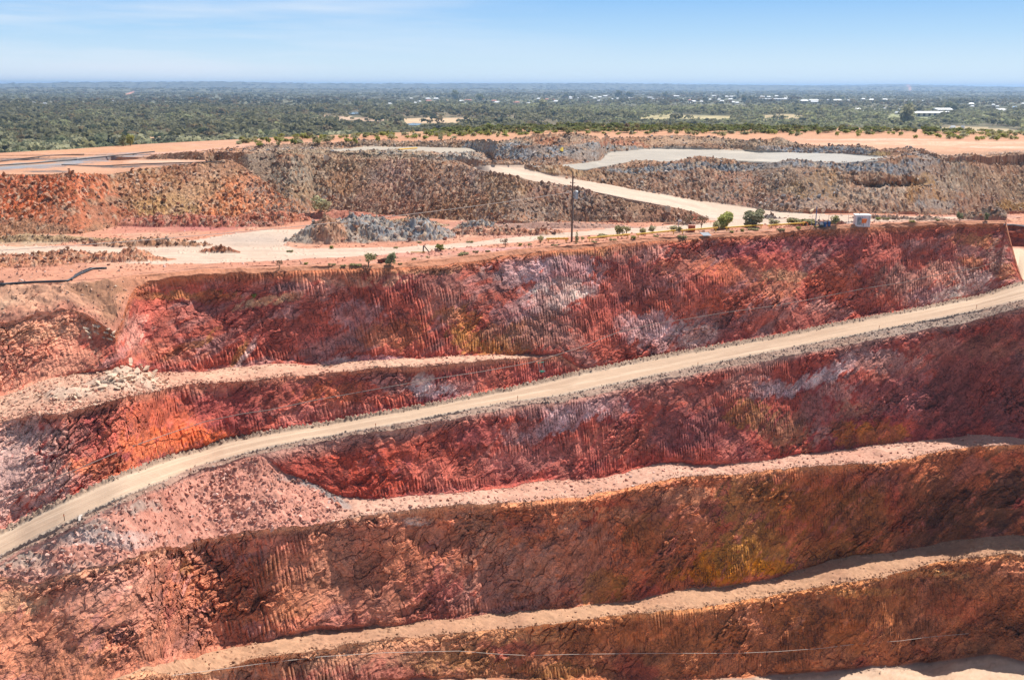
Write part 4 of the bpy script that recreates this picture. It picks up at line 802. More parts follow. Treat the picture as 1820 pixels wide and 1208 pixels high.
def rocks_mesh(name, P, S_, cols, mat, kind='stuff'):
    n = len(P); VV = []; FF = []; CC = []
    for k, (v, f) in enumerate(SHAPES):
        m = np.arange(n) % len(SHAPES) == k
        c = m.sum(); nv = len(v)
        if not c: continue
        a = rng.uniform(0, 2*np.pi, c); ca, sa = np.cos(a)[:, None], np.sin(a)[:, None]; b = rng.uniform(-.6, .6, c); cb, sb = np.cos(b)[:, None], np.sin(b)[:, None]
        x = v[None, :, 0]*cb + v[None, :, 2]*sb; zz = -v[None, :, 0]*sb + v[None, :, 2]*cb; y = v[None, :, 1] + 0*x
        xx = x*ca-y*sa; yy = x*sa+y*ca
        w_ = np.stack([xx, yy, zz], 2)*S_[m][:, None, None] + P[m][:, None, :]
        b0 = sum(len(q) for q in VV); VV.append(w_.reshape(-1, 3)); FF.append((f[None]+ (np.arange(c)*nv)[:, None, None]).reshape(-1, 3)+b0)
        CC.append(np.repeat(cols[m], nv, 0))
    me = np_mesh(name, np.concatenate(VV), np.concatenate(FF), np.concatenate(CC)); o = new_obj(name, me, mat); o['kind'] = kind; return o
def sample(rowsl, wfun, n, smin, smax, power=3.0, tint=None, tv=.35, sink=.25):
    """n stones on the given rows, chosen with weight wfun(U, V), away from the roads"""
    i0, i1 = th_l.size, NC-th_r.size
    w_ = wfun(U[i0:i1, rowsl], V[i0:i1, rowsl])*1.0
    ar = np.gradient(D[i0:i1, rowsl], axis=1)**2 + np.gradient(Z[i0:i1, rowsl], axis=1)**2
    w_ = np.clip(w_, 0, None)*np.sqrt(ar)*D[i0:i1, rowsl]
    p = w_.ravel(); p = p/p.sum(); k = rng.choice(p.size, n, p=p); i, j = np.divmod(k, w_.shape[1]); i += i0; j += rowsl.start
    s = smin + (smax-smin)*rng.random(n)**power
    P = np.stack([X[i, j], Y[i, j], Z[i, j]], 1) + rng.normal(0, .12, (n, 3))*np.array([1, 1, 0]); P[:, 2] += s*(.5-sink)*.6
    c = C[i, j].copy()
    if tint is not None: t_ = np.array(tint[rng.integers(0, len(tint))] if False else tint, np.float32); kk_ = rng.integers(0, len(t_), n); mm_ = rng.uniform(.3, 1, n)[:, None]; c = c*(1-mm_)+t_[kk_]*mm_
    c *= (1+rng.uniform(-tv, tv, n))[:, None]
    return P.astype(np.float32), s.astype(np.float32), np.clip(c, .02, .8).astype(np.float32)
M_stone = ground_mat('broken_stone', 3.5, .25, .3, 6.0)
st_ = stone; i0, i1 = th_l.size, NC-th_r.size
def stw(rowsl): return lambda u, v: st_[i0:i1, rowsl]
q = rs('P3', 'crB'); P, S_, c = sample(q, stw(q), 13000, .09, .55, 6, [(.36,.22,.15),(.30,.21,.16),(.48,.35,.26),(.26,.18,.14),(.40,.20,.12)]); rocks_mesh('rubble', P, S_, c, M_stone)
q = rs('toeC', 'crE'); P, S_, c = sample(q, stw(q), 13000, .09, .6, 6, [(.32,.25,.2),(.28,.26,.25),(.46,.39,.33),(.25,.25,.26),(.36,.22,.15)]); rocks_mesh('rubble', P, S_, c, M_stone)
def wv(nm, lo, hi, f=None):
    q = rs(nm); pos = segpos[q]; m = ((pos >= lo) & (pos <= hi))[None, :]
    return lambda u, v: m*(1.0 if f is None else f(u, v))
sets = []
sets.append(sample(rs('F1'), wv('F1', 0, 1, lambda u, v: (u < 960)*(.4+1.6*(u < 300))), 2600, .05, .30, 4, [(.62,.42,.3),(.5,.24,.17)]))
sets.append(sample(rs('F2'), wv('F2', 0, 1, lambda u, v: np.where(u < 600, 1.6, .22)), 6500, .04, .38, 6, [(.52,.25,.19),(.46,.2,.14),(.6,.4,.33),(.42,.22,.17)]))
sets.append(sample(rs('F3'), wv('F3', 0, 1), 900, .04, .22, 4, [(.52,.34,.22),(.42,.24,.16)]))
for nm_, tn_ in (('F1', [(.56,.34,.24),(.48,.22,.15)]), ('F2', [(.52,.31,.22),(.44,.22,.15),(.58,.40,.3)]), ('F3', [(.46,.27,.17),(.34,.18,.11)])):
    sets.append(sample(rs(nm_), wv(nm_, 0, .16, lambda u, v: (u > 560) | (nm_ != 'F2')), 2600, .04, .30, 5, tn_))
    sets.append(sample(rs(nm_), wv(nm_, .8, 1, lambda u, v: (u > 560) | (nm_ != 'F2')), 1500, .04, .24, 5, tn_))
sets.append(sample(rs('C2'), wv('C2', 0, 1), 5000, .04, .26, 5, [(.30,.22,.18),(.44,.26,.2),(.38,.28,.23),(.52,.38,.31)]))
sets.append(sample(rs('TO'), wv('TO', .86, 1), 2200, .05, .22, 3, [(.36,.26,.21),(.2,.14,.11),(.5,.36,.3)]))
sets.append(sample(rs('TO'), wv('TO', 0, .05), 500, .05, .2, 3, [(.36,.28,.24),(.25,.2,.17)]))
sets.append(sample(rs('P3'), lambda u, v: (~road[i0:i1, rs('P3')])*np.exp(-((v-(455-(u-480)*.05))/30)**2), 2600, .05, .38, 4, [(.46,.22,.16),(.55,.36,.28),(.38,.17,.12),(.4,.3,.26)]))
sets.append(sample(rs('R1'), lambda u, v: (u < 260)*1.0, 900, .04, .26, 4, [(.55,.34,.24),(.46,.2,.14),(.6,.44,.33)]))
sets.append(sample(rs('F4'), wv('F4', .85, 1), 500, .05, .25, 3, [(.4,.26,.18)]))
P, S_, c = [np.concatenate([a[k] for a in sets]) for k in range(3)]
rocks_mesh('debris', P, S_, c, M_stone)
# the pile of cream blocks at the left end of the upper ledge: each block is a thing
ST = []
for k, (v, f) in enumerate(SHAPES[:6]):
    v2 = v*np.array([1.15, 1, .8]); me = np_mesh('boulder', v2, f, np.tile(np.array((.64,.47,.34), np.float32)*rng.uniform(.85, 1.1), (len(v2), 1))); me.materials.append(M_stone); ST.append(me)
def boulder(u, v, s, label, group=None, me=None, k=0):
    p = surf(u, v); o = new_obj('boulder', me or ST[k % 6]); o.location = p + Vector((0, 0, s*.15)); o.scale = (s, s, s)
    o.rotation_euler = (rng.uniform(-.5, .5), rng.uniform(-.5, .5), rng.uniform(0, 6.3)); tag(o, label, 'boulder', group); return o
pile = []
for k in range(95):
    a = rng.random(); u = 225 + rng.normal(0, 30); v = 672 + rng.normal(0, 10) + (225-u)*.10
    if k < 22: u = 262+rng.normal(0, 17); v = 672+rng.normal(0, 9)
    if k > 78: u = 125+rng.normal(0, 24); v = 705+rng.normal(0, 8)
    boulder(u, v, rng.uniform(.25, .62) if k < 78 else rng.uniform(.2, .42), 'cream angular block in the loose rock pile on the upper ledge', 'cream blocks of the rock pile on the upper ledge', k=k)
for k in range(14):
    boulder(rng.uniform(150, 205), rng.normal(592, 5)+ rng.uniform(-10, 8), rng.uniform(.25, .45), 'cream block lodged in the gully under the rounded soil slope', 'cream blocks lodged in the gully', k=k)
def cme(col): 
    v, f = SHAPES[3]; me = np_mesh('boulder', v, f, np.tile(np.array(col, np.float32), (len(v), 1))); me.materials.append(M_stone); return me
boulder(602, 898, .62, 'square reddish boulder at the foot of the rubble slope', me=cme((.42,.17,.11)))
boulder(677, 467, .75, 'dark red boulder between the two shrubs on the rim', me=cme((.20,.08,.06)))
boulder(686, 465, .95, 'larger dark boulder beside the darker rim shrub', me=cme((.15,.08,.06)))
boulder(1442, 376, .75, 'large pale yellow boulder at the foot of the dump behind the blue pole', me=cme((.66,.52,.34)))
boulder(1463, 375, .7, 'large pale boulder right of the yellow one at the dump foot', me=cme((.66,.56,.42)))
boulder(1186, 375, 1.2, 'large cream boulder low on the dump face near the road', me=cme((.58,.46,.34)))
boulder(580, 283, 1.1, 'big whitish boulder on the crest of the long dump', me=cme((.66,.55,.42)))
boulder(145, 921-0, .45, 'white stone beside the grey gravel under the haul road', me=cme((.7,.6,.52)))
boulder(340, 920, .5, 'pale pink stone halfway down the rubble slope', me=cme((.62,.42,.34)))
boulder(207, 766-417, .9, 'large pinkish boulder on the red dump face at far left', me=cme((.5,.24,.15))) if False else boulder(88, 349, .9, 'large orange boulder in the middle of the red dump face', me=cme((.55,.28,.17)))
boulder(1000, 267, .9, 'bright yellow rock on the grey rock piles', me=cme((.6,.42,.08)))

# ------------------------------------------------------------------ plants
def crown(r, n, blobs, leaf, up=.35, jit=.9):
    """leaf clumps as small bent quads spread through several lobes"""
    w_ = np.array([b[3]**2 for b in blobs]); w_ = w_/w_.sum(); k = r.choice(len(blobs), n, p=w_)
    B = np.array(blobs, float); d = r.normal(size=(n, 3)); d /= np.linalg.norm(d, axis=1)[:, None]; rad = r.uniform(.55, 1.05, n)**.6
    P = B[k, :3] + d*(rad*B[k, 3])[:, None]*np.array([1, 1, .8])
    nn = d + r.normal(0, jit, (n, 3)) + np.array([0, 0, up]); nn /= np.linalg.norm(nn, axis=1)[:, None]
    t = np.cross(nn, r.normal(size=(n, 3))); t /= np.linalg.norm(t, axis=1)[:, None]; b = np.cross(nn, t)
    s = (leaf*r.uniform(.5, 1.3, n))[:, None]; 
    q = np.stack([P-t*s-b*s*.6, P+t*s*.9-b*s*.7+nn*s*.2, P+t*s+b*s*.6, P-t*s*.8+b*s*.7-nn*s*.2], 1)
    return q.reshape(-1, 3).astype(np.float32), np.arange(n*4).reshape(-1, 4)
M_bark = simple_mat('grey_bark', (.16,.12,.09), .9)
LM = {'grey': leaf_mat('grey_green_leaves', (.40,.38,.23)), 'olive': leaf_mat('olive_leaves', (.34,.31,.15)), 'dark': leaf_mat('dark_green_leaves', (.23,.24,.13)),
      'pale': leaf_mat('pale_green_leaves', (.25,.27,.155)), 'bright': leaf_mat('yellow_green_leaves', (.29,.29,.075)), 'dry': leaf_mat('dry_brown_twigs', (.24,.17,.11)), 'green': leaf_mat('fresh_green_leaves', (.40,.40,.13))}
def plant_meshes(r, kind, n=160, leaf=.16, style='round'):
    if style == 'round': B = [(0, 0, .48, .33)] + [(r.uniform(-.32, .32), r.uniform(-.32, .32), r.uniform(.18, .78), r.uniform(.12, .25)) for _ in range(10)]
    elif style == 'tall': B = [(0, 0, .5, .2)] + [(r.uniform(-.1, .1), r.uniform(-.1, .1), z_, .22*(1.15-z_)+.05) for z_ in np.linspace(.18, .95, 9)]
    elif style == 'spread': B = [(r.uniform(-.4, .4), r.uniform(-.4, .4), r.uniform(.5, .82), r.uniform(.14, .25)) for _ in range(9)]
    else: B = [(r.uniform(-.36, .36), r.uniform(-.36, .36), r.uniform(.2, .45), r.uniform(.16, .30)) for _ in range(6)]
    v, f = crown(r, n, B, leaf); v[:, 2] = np.maximum(v[:, 2], .02)
    cm_ = np_mesh('crown', v, f); cm_.materials.append(LM[kind])
    m = MB(); m.tube([(0, 0, -.06), (.01, 0, .2), (.02, .01, .45)], [.045, .035, .02], 6, False)
    for k in range(4):
        b = B[k % len(B)]; m.tube([(.01, 0, .16), (b[0]*.5, b[1]*.5, .16+(b[2]-.16)*.55), (b[0], b[1], b[2])], [.024, .017, .008], 5, False)
    me = bpy.data.meshes.new('trunk'); me.from_pydata(m.v, [], m.f); me.materials.append(M_bark)
    return cm_, me
def plant(name, meshes, loc, wx, h, label, cat, group=None, rz=None):
    e = empty(name, loc, rng.uniform(0, 6.28) if rz is None else rz, (wx, wx, h)); tag(e, label, cat, group)
    new_obj('crown', meshes[0], parent=e); new_obj('stem' if name == 'shrub' else 'trunk', meshes[1], parent=e); return e
r_ = np.random.default_rng(11)
PM = {}
for kd in LM: PM[kd] = [plant_meshes(r_, kd, 300, .075) for _ in range(3)]
PM['twig'] = [plant_meshes(r_, 'dry', 170, .05, 'spread')]; PM['tallgrey'] = [plant_meshes(r_, 'olive', 200, .06, 'tall')]; PM['wispy'] = [plant_meshes(r_, 'olive', 260, .055, 'spread')]
PM['big1'] = [plant_meshes(r_, 'green', 1500, .05)]; PM['big2'] = [plant_meshes(r_, 'grey', 1900, .045)]; PM['low'] = [plant_meshes(r_, 'olive', 260, .08, 'low')]
def rim(u, v, wpx, hpx, kind, label, cat='shrub', name='shrub'):
    p = surf(u, v); s = ppm(p); ms = PM[kind]; return plant(name, ms[int(rng.integers(len(ms)))], p, wpx*s, hpx*s*1.08, label, cat)
rim(1289, 406, 34, 33, 'big1', 'rounded bright green tree standing behind the yellow pipe rails', 'tree', 'small_tree')
rim(1336, 403, 46, 30, 'big2', 'wider grey-green tree right of the rounded green tree', 'tree', 'small_tree')
rim(1376, 401, 19, 12, 'grey', 'small dome shrub just right of the wide grey-green tree')
rim(1424, 400, 40, 18, 'low', 'broad brownish shrub behind the orange hoop')
rim(1484, 401, 17, 17, 'olive', 'olive shrub between the blue drums and the white shed')
rim(655, 474, 30, 27, 'wispy', 'airy green shrub on the pit rim left of the dark boulders')
rim(695, 472, 21, 24, 'dark', 'dark green shrub on the pit rim right of the dark boulders')
rim(632, 474, 18, 9, 'low', 'low olive shrub just left of the airy rim shrub')
rim(497, 478, 14, 16, 'twig', 'thin pale shrub on the rim above the left of the tall wall')
rim(782, 446, 18, 14, 'bright', 'yellow-green round shrub beside the black leaning boards')
rim(898, 439, 16, 15, 'twig', 'reddish dry shrub on the road verge left of the power pole')
rim(821, 453, 20, 7, 'low', 'flat dull shrub on the rim right of the leaning boards')
rim(570, 376, 38, 27, 'grey', 'large grey-green bush at the foot of the long dump')
rim(960, 436, 12, 19, 'wispy', 'spindly green shrub left of the power pole')
rim(1025, 433, 12, 20, 'tallgrey', 'tall spindly shrub touching the right of the power pole')
rim(1034, 431, 9, 12, 'wispy', 'small thin shrub just right of the spindly one by the pole')
rim(1101, 418, 20, 18, 'olive', 'dense olive shrub behind the middle pipe rail')
rim(1113, 418, 16, 17, 'wispy', 'lighter open shrub beside the dense olive one behind the rail')
rim(1073, 421, 24, 8, 'low', 'low spreading shrub left of the dense olive shrub')
rim(1142, 416, 17, 11, 'olive', 'small olive shrub left of a taller one behind the rails')
rim(1159, 414, 14, 14, 'grey', 'small upright grey shrub between two pipe rails')
rim(1197, 411, 14, 11, 'grey', 'grey shrub at the left foot of the slim camera post')
rim(1207, 413, 12, 10, 'olive', 'dull olive shrub at the right foot of the slim camera post')
rim(1213, 425, 15, 11, 'low', 'low shrub in front of the gap between pipe rails')
rim(1227, 407, 24, 24, 'twig', 'bare beige shrub behind the rust-red cabinet')
rim(1246, 406, 20, 22, 'twig', 'bare grey shrub right of the rust-red cabinet')
rim(1273, 409, 20, 16, 'olive', 'pale olive shrub in front of the rounded green tree')
rim(1705, 393, 10, 15, 'dark', 'dark slim bush on the rim left of the far corner')
rim(1752, 393, 9, 14, 'dark', 'dark little bush nearest the corner of the tall wall')
rim(1575, 391, 10, 7, 'low', 'low shrub just right of the white shed')
rim(452, 530, 10, 9, 'bright', 'green tuft growing in the top of the tall wall')
rim(1340, 409, 18, 6, 'low', 'flat shrub in front of the second last pipe rail')
rim(1390, 410, 16, 6, 'low', 'flat shrub below the last pipe rail')
for u, v in [(545,470),(590,472),(610,474),(735,462),(760,458),(846,449),(868,448),(925,437),(940,436),(985,437),(1055,431),(1090,428),(1125,425),(1165,421),(1300,414),(1320,412),(1420,407),(1450,404),(1620,396),(1665,393),(1560,391),(712,470),(745,432),(835,431),(590,442),(516,448),(705,442)]:
    p = surf(u, v); s = ppm(p); e = plant('tuft', PM['low' if rng.random() < .6 else 'bright'][0], p, s*rng.uniform(7, 12), s*rng.uniform(4, 7), 'ankle-high dull green tuft on the stony verge of the pit rim', 'plant', 'small tufts along the pit rim')

# saltbush on the red flat behind the dumps
def bushy(u, v):
    k = math.exp(-((v-(235-(u-900)*.004))/5.0)**2)*(1 if 780 < u < 1420 else .55) + .10
    return k
SB = []
tries = 0
while len(SB) < 980 and tries < 20000:
    tries += 1
    u = rng.uniform(420, 1830); lo = np.interp(u, [420,600,727,850,1000,1200,1400,1600,1820], [249,242,237,230,225,226,228,231,238]); v = lo + abs(rng.normal(0, 5.5)) + rng.uniform(0, 2)
    if v > lo+15 or rng.random() > (1.0 if 760 < u < 1420 else .4): continue
    if u < 760 and rng.random() > .5: continue
    SB.append((u, v))
SB.sort(key=lambda q: -q[1])
bl_ = [plant_meshes(r_, k, 34, .17, 'low') for k in ('bright', 'olive', 'bright', 'grey')]
for k, (u, v) in enumerate(SB[:240]):
    p = surf(u, v); e = empty('saltbush', p, rng.uniform(0, 6), (rng.uniform(1.4, 3.2),)*2+(rng.uniform(1.2, 2.4),)); tag(e, 'low yellow-green bush scattered on the red flat behind the dumps', 'bush', 'bushes scattered on the red flat')
    new_obj('crown', bl_[k % 4][0], parent=e)
def forest(name, PTS, W_, H_, COLS, nq, leaf, mat):
    """crowns of many plants in one mesh; each a handful of lobes"""
    n = len(PTS); r = rng
    d = r.normal(size=(n, nq, 3)); d /= np.linalg.norm(d, axis=2)[..., None]; d[..., 2] = np.abs(d[..., 2])*1.0-.15
    lob = r.normal(0, .20, (n, 3, 3)); lk = r.integers(0, 3, (n, nq)); lo = np.take_along_axis(lob, lk[..., None].repeat(3, 2), 1)
    P = (d*.40*r.uniform(.75, 1.05, (n, nq, 1)) + lo*np.array([1.1, 1.1, .5]))
    nn = d + r.normal(0, .55, d.shape) + np.array([0, 0, .3]); nn /= np.linalg.norm(nn, axis=2)[..., None]
    t = np.cross(nn, r.normal(size=d.shape)); t /= np.linalg.norm(t, axis=2)[..., None]; b = np.cross(nn, t)
    s = leaf*r.uniform(.6, 1.25, (n, nq, 1))
    q = np.stack([P-t*s-b*s*.7, P+t*s*.9-b*s*.8, P+t*s+b*s*.7, P-t*s*.8+b*s*.8], 2)      # n,nq,4,3
    q[..., 2] = q[..., 2]*1.0+.45
    q = q*np.stack([W_, W_, H_], 1)[:, None, None, :] + PTS[:, None, None, :]
    cols = np.repeat((COLS[:, None, :]*r.uniform(.75, 1.3, (n, nq, 1)))[:, :, None, :], 4, 2)
    me = np_mesh(name, q.reshape(-1, 3), np.arange(n*nq*4).reshape(-1, 4), cols.reshape(-1, 3)); o = new_obj(name, me, mat); o['kind'] = 'stuff'; return o
M_forest = leaf_mat('woodland_leaves', (1, 1, 1), .12, True)
pts = np.array([surf(u, v)[:] for u, v in SB[240:]], np.float32); n = len(pts)
forest('undergrowth', pts, rng.uniform(1.3, 3.4, n), rng.uniform(1.1, 2.2, n), np.array([(.17,.19,.05),(.13,.14,.05),(.2,.19,.07)])[rng.integers(0, 3, n)], 26, .2, M_forest)

# ------------------------------------------------------------------ woodland on the plain
HS = [(693,184,6,'w'),(731,174,6,'w'),(745,180,8,'w'),(738,182,5,'w'),(761,175,9,'w'),(775,175,9,'w'),(762,179,10,'r'),(773,184,6,'w'),(793,184,4,'w'),(794,178,6,'r'),(820,179,8,'w'),(832,178,12,'r'),(826,183,5,'w'),(878,179,9,'r'),(884,182,11,'w'),(857,176,8,'r'),(918,182,10,'r'),(939,179,6,'w'),(939,183,7,'w'),(958,175,8,'w'),(970,176,10,'r'),(981,177,10,'r'),(988,180,9,'w'),(1013,172,7,'w'),(1014,174,6,'w'),(1027,173,4,'w'),(1027,178,4,'w'),(1050,171,6,'w'),(1057,174,7,'w'),(1066,172,7,'w'),(1076,170,8,'w'),(1064,178,6,'w'),(1045,181,5,'r'),(1087,175,6,'w'),(1098,174,5,'w'),(1120,174,10,'w'),(1086,182,5,'w'),
      (1155,173,10,'g'),(1164,176,12,'g'),(1201,170,12,'w'),(1181,175,7,'w'),(1216,176,7,'w'),(1226,177,6,'r'),(1232,180,9,'w'),(1226,182,5,'w'),(1247,180,6,'w'),(1262,176,5,'w'),(1269,170,8,'w'),(1290,171,9,'w'),(1301,171,9,'w'),(1283,179,7,'w'),(1298,176,8,'w'),(1302,181,8,'w'),(1310,182,6,'w'),(1278,176,6,'w'),(1355,171,8,'w'),(1366,171,6,'w'),(1380,170,7,'w'),(1397,175,9,'w'),
      (1429,179,12,'w'),(1446,178,16,'w'),(1447,181,14,'g'),(1400,171,5,'w'),(1418,172,5,'w'),(1472,177,6,'w'),(1488,178,14,'w'),(1507,178,7,'w'),(1534,175,6,'w'),(1549,177,8,'w'),(1572,177,9,'w'),(1583,178,5,'w'),(1610,178,5,'w'),(1622,178,4,'w'),(1481,196,7,'w'),(1489,196,8,'b'),(1523,195,12,'w'),(1535,198,8,'w'),(1543,199,5,'w'),(1558,196,11,'g'),(1573,194,8,'w'),(1597,195,8,'w'),(1594,201,7,'w'),(1585,194,5,'g'),(1629,195,7,'w'),(1640,196,7,'g'),(1652,195,4,'w'),(1695,197,7,'w'),
      (1726,184,8,'w'),(1722,189,6,'g'),(1716,190,5,'w'),(1727,189,6,'w'),(1765,186,5,'w'),(1772,189,5,'w'),(1772,195,6,'w'),(1780,195,8,'w'),(1788,196,8,'w'),(1785,199,6,'w'),(1748,200,8,'g'),(1803,191,7,'b'),(1796,205,5,'w'),(1629,221,6,'w'),(1693,229,8,'w'),(1710,229,6,'w'),(1688,233,4,'w'),(1818,184,5,'w'),(1641,179,5,'w'),(1671,178,4,'w'),
      (147,183,6,'w'),(128,184,4,'w'),(139,184,5,'w'),(201,179,4,'g'),(60,183,5,'g'),(80,184,5,'g'),(150,184,4,'w')]
i_e = rows['edge'][0]; te = (HC-Z[:, i_e])/DF[:, i_e]
def scatter(n, dmin, dmax, fn):
    th = rng.uniform(RD(-34), RD(34), n); d = fn(rng.random(n)); return th, d
th1, d1 = scatter(19000, 0, 0, lambda r: np.sqrt(470**2 + r*(2100**2-470**2)))
th2, d2 = scatter(19000, 0, 0, lambda r: 2100*(19000/2100)**r)
th_ = np.concatenate([th1, th2]); d_ = np.concatenate([d1, d2])
zz = np.array([zat(a, b) for a, b in zip(th_, d_)]); xx = d_*np.sin(th_); yy = d_*np.cos(th_)
uu_, vv_ = proj(xx, yy, zz)
keep = np.ones(len(th_), bool)
hgt_ = rng.uniform(4.0, 8.5, len(th_))*(1+.5*(vn2(th_*60, np.log(d_)*9, 5) > .2)); hpx = hgt_*FPX/d_
for poly, col in CLEAR:
    keep &= ~((inpoly(uu_, vv_, poly) | inpoly(uu_, vv_-hpx*.45, poly) | inpoly(uu_, vv_-hpx*.85, poly)) & (rng.random(len(th_)) < .93))
POND = [[(618,203),(630,199),(642,200),(638,204),(626,205)], [(684,219),(690,216),(699,217),(697,220)], [(722,221.5),(735,219.5),(750,221),(744,224),(728,223.5)]]
for poly in POND: keep &= ~(inpoly(uu_, vv_, poly) | inpoly(uu_, vv_-hpx*.5, poly) | inpoly(uu_, vv_-hpx*.9, poly))
for (hu, hv, hw, _c) in HS: keep &= ~((np.abs(uu_-hu) < hw*.55) & (vv_ > hv-.5) & (vv_-hpx < hv+1.2) & (rng.random(len(th_)) < .85))
tev = np.interp(th_, TH, te); keep &= (HC-(zz+hgt_))/d_ < tev*1.0
open_ = fb2(xx*.004, yy*.0025, 4, 211, .6)*1.6
keep &= ~((open_ > .35) & (rng.random(len(th_)) < .6) & (d_ < 3000))
th_, d_, zz, xx, yy, uu_, vv_, hgt_ = [a[keep] for a in (th_, d_, zz, xx, yy, uu_, vv_, hgt_)]
o_ = np.argsort(d_); th_, d_, zz, xx, yy, uu_, vv_, hgt_ = [a[o_] for a in (th_, d_, zz, xx, yy, uu_, vv_, hgt_)]
pal = np.array([(.22,.205,.105), (.165,.155,.082), (.26,.245,.135), (.33,.33,.165), (.085,.098,.05), (.25,.19,.10)])
kindn = fb2(xx*.0016, yy*.0008, 3, 77)*1.6 + rng.normal(0, .45, len(xx))
ci = np.where(kindn > .75, 3, np.where(kindn > .35, 2, np.where(kindn > -.2, 0, np.where(kindn > -.6, 1, np.where(kindn > -.9, 5, 4)))))
NI = 290
TM = {0: [plant_meshes(r_, 'grey', 110, .12) for _ in range(2)], 1: [plant_meshes(r_, 'dark', 110, .12)], 2: [plant_meshes(r_, 'grey', 100, .13, 'spread')], 3: [plant_meshes(r_, 'pale', 110, .12)], 4: [plant_meshes(r_, 'dark', 110, .12)], 5: [plant_meshes(r_, 'olive', 100, .12)]}
LB = {0:'grey-green bushy tree at the near edge of the plain', 1:'dark green tree at the near edge of the plain', 2:'open spreading grey-green tree at the near edge of the plain', 3:'pale silvery green tree at the near edge of the plain', 4:'dark green tree at the near edge of the plain', 5:'olive bushy tree at the near edge of the plain'}
for k in range(NI):
    m = TM[int(ci[k])]; h = float(hgt_[k]); plant('tree', m[k % len(m)], (xx[k], yy[k], zz[k]-.1), h*rng.uniform(1.1, 1.5), h*1.1, LB[int(ci[k])], 'tree', 'trees at the near edge of the plain')
r2 = slice(NI, None); dn = d_[r2]; W_ = np.maximum(hgt_[r2]*rng.uniform(.95, 1.4, len(dn)), dn/330*rng.uniform(.7, 1.6, len(dn)))
near_ = dn < 2300
colr = pal[ci[r2]]; PT = np.stack([xx[r2], yy[r2], zz[r2]], 1)
forest('woodland_foliage', PT[near_], W_[near_], hgt_[r2][near_], colr[near_], 34, .155, M_forest)
forest('woodland_foliage', PT[~near_], W_[~near_], hgt_[r2][~near_]*1.1, colr[~near_]*.9, 15, .21, M_forest)

def plain_pt(u, v):
    th, t = ang(float(u), float(v)); i = int(np.clip(np.searchsorted(TH, th), 1, NC-1)); j0 = rows['plain'][0]
    tt = (HC-Z[i, j0:])/DF[i, j0:]; j = max(1, int(np.argmax(tt <= t))); a, b = tt[j-1], tt[j]; k = (a-t)/(a-b) if a != b else 0
    d = DF[i, j0+j-1]*(1-k)+DF[i, j0+j]*k; return Vector((d*math.sin(th), d*math.cos(th), HC-d*t))
BT = [(201,260,11,21,'dark','tall','first of the dark conifers standing at the left edge of the red flat'), (219,260,12,24,'dark','tall','tallest dark conifer at the left edge of the red flat'), (232,259,14,20,'green','round','rounded green tree touching the tall dark conifer at left'), (167,262,10,15,'dark','round','small dark tree left of the group of conifers'),
      (360,249,11,11,'olive','round','olive tree below the sandy track on the left'), (500,246,12,9,'bright','round','yellow-green bush at the edge of the red flat near the left'), (538,247,14,11,'green','round','bright green bush at the edge of the red flat, left of a bluish one'), (552,246,14,12,'grey','round','bluish green bush at the edge of the red flat'),
      (753,232,8,8,'green','round','small dark green tree just below the bare sandy mound'), (788,232,8,6,'green','round','small green bush right of the tree below the sandy mound'), (1115,235,10,16,'dry','spread','reddish brown tree standing over the saltbush'), (1133,235,9,16,'olive','spread','thin olive tree right of the reddish brown one')]
for u, v, wp, hp, kd, st2, lb in BT:
    p = surf(u, v); s = ppm(p); plant('tree', plant_meshes(r_, kd, 260, .09 if st2 != 'tall' else .05, st2), p, wp*s*(1 if st2 != 'tall' else 2.0), hp*s, lb, 'tree')
TT = [(809,174,16,14,'tall dark tree standing above the white houses'), (853,178,14,13,'dark round tree right of the tallest one above the houses'), (1007,172,8,9,'dark conical tree above the cream houses'), (1098,170,14,10,'dark wide tree above the middle of the town'), (1118,171,15,9,'flat-topped dark tree right of the wide one'), (1182,171,9,9,'small dark round tree above the town centre'),
      (1323,178,11,10,'dark tree left of the long grey shed'), (1311,170,4,9,'slim dark conifer in the town'), (1616,192,10,17,'tall dark pine right of centre of the town'), (1610,228,30,38,'very large grey-green gum tree in front of the long cream building'), (1690,196,22,14,'broad dark tree behind the long cream building'),
      (757,198,13,14,'dark round tree left of the white houses'), (635,190,9,12,'dark tree left of the pond'), (965,195,22,20,'broad dark gum in front of the cream houses'), (1385,205,18,14,'grey gum below the long grey shed')]
for u, v, wp, hp, lb in TT:
    p = plain_pt(u, v+ (4 if v < 200 else 0)); s = ppm(p); plant('gum_tree', plant_meshes(r_, 'dark' if 'gum' not in lb else 'grey', 240, .08, 'round' if wp > 6 else 'tall'), p, wp*s*1.1, (hp+4)*s, lb, 'tree')

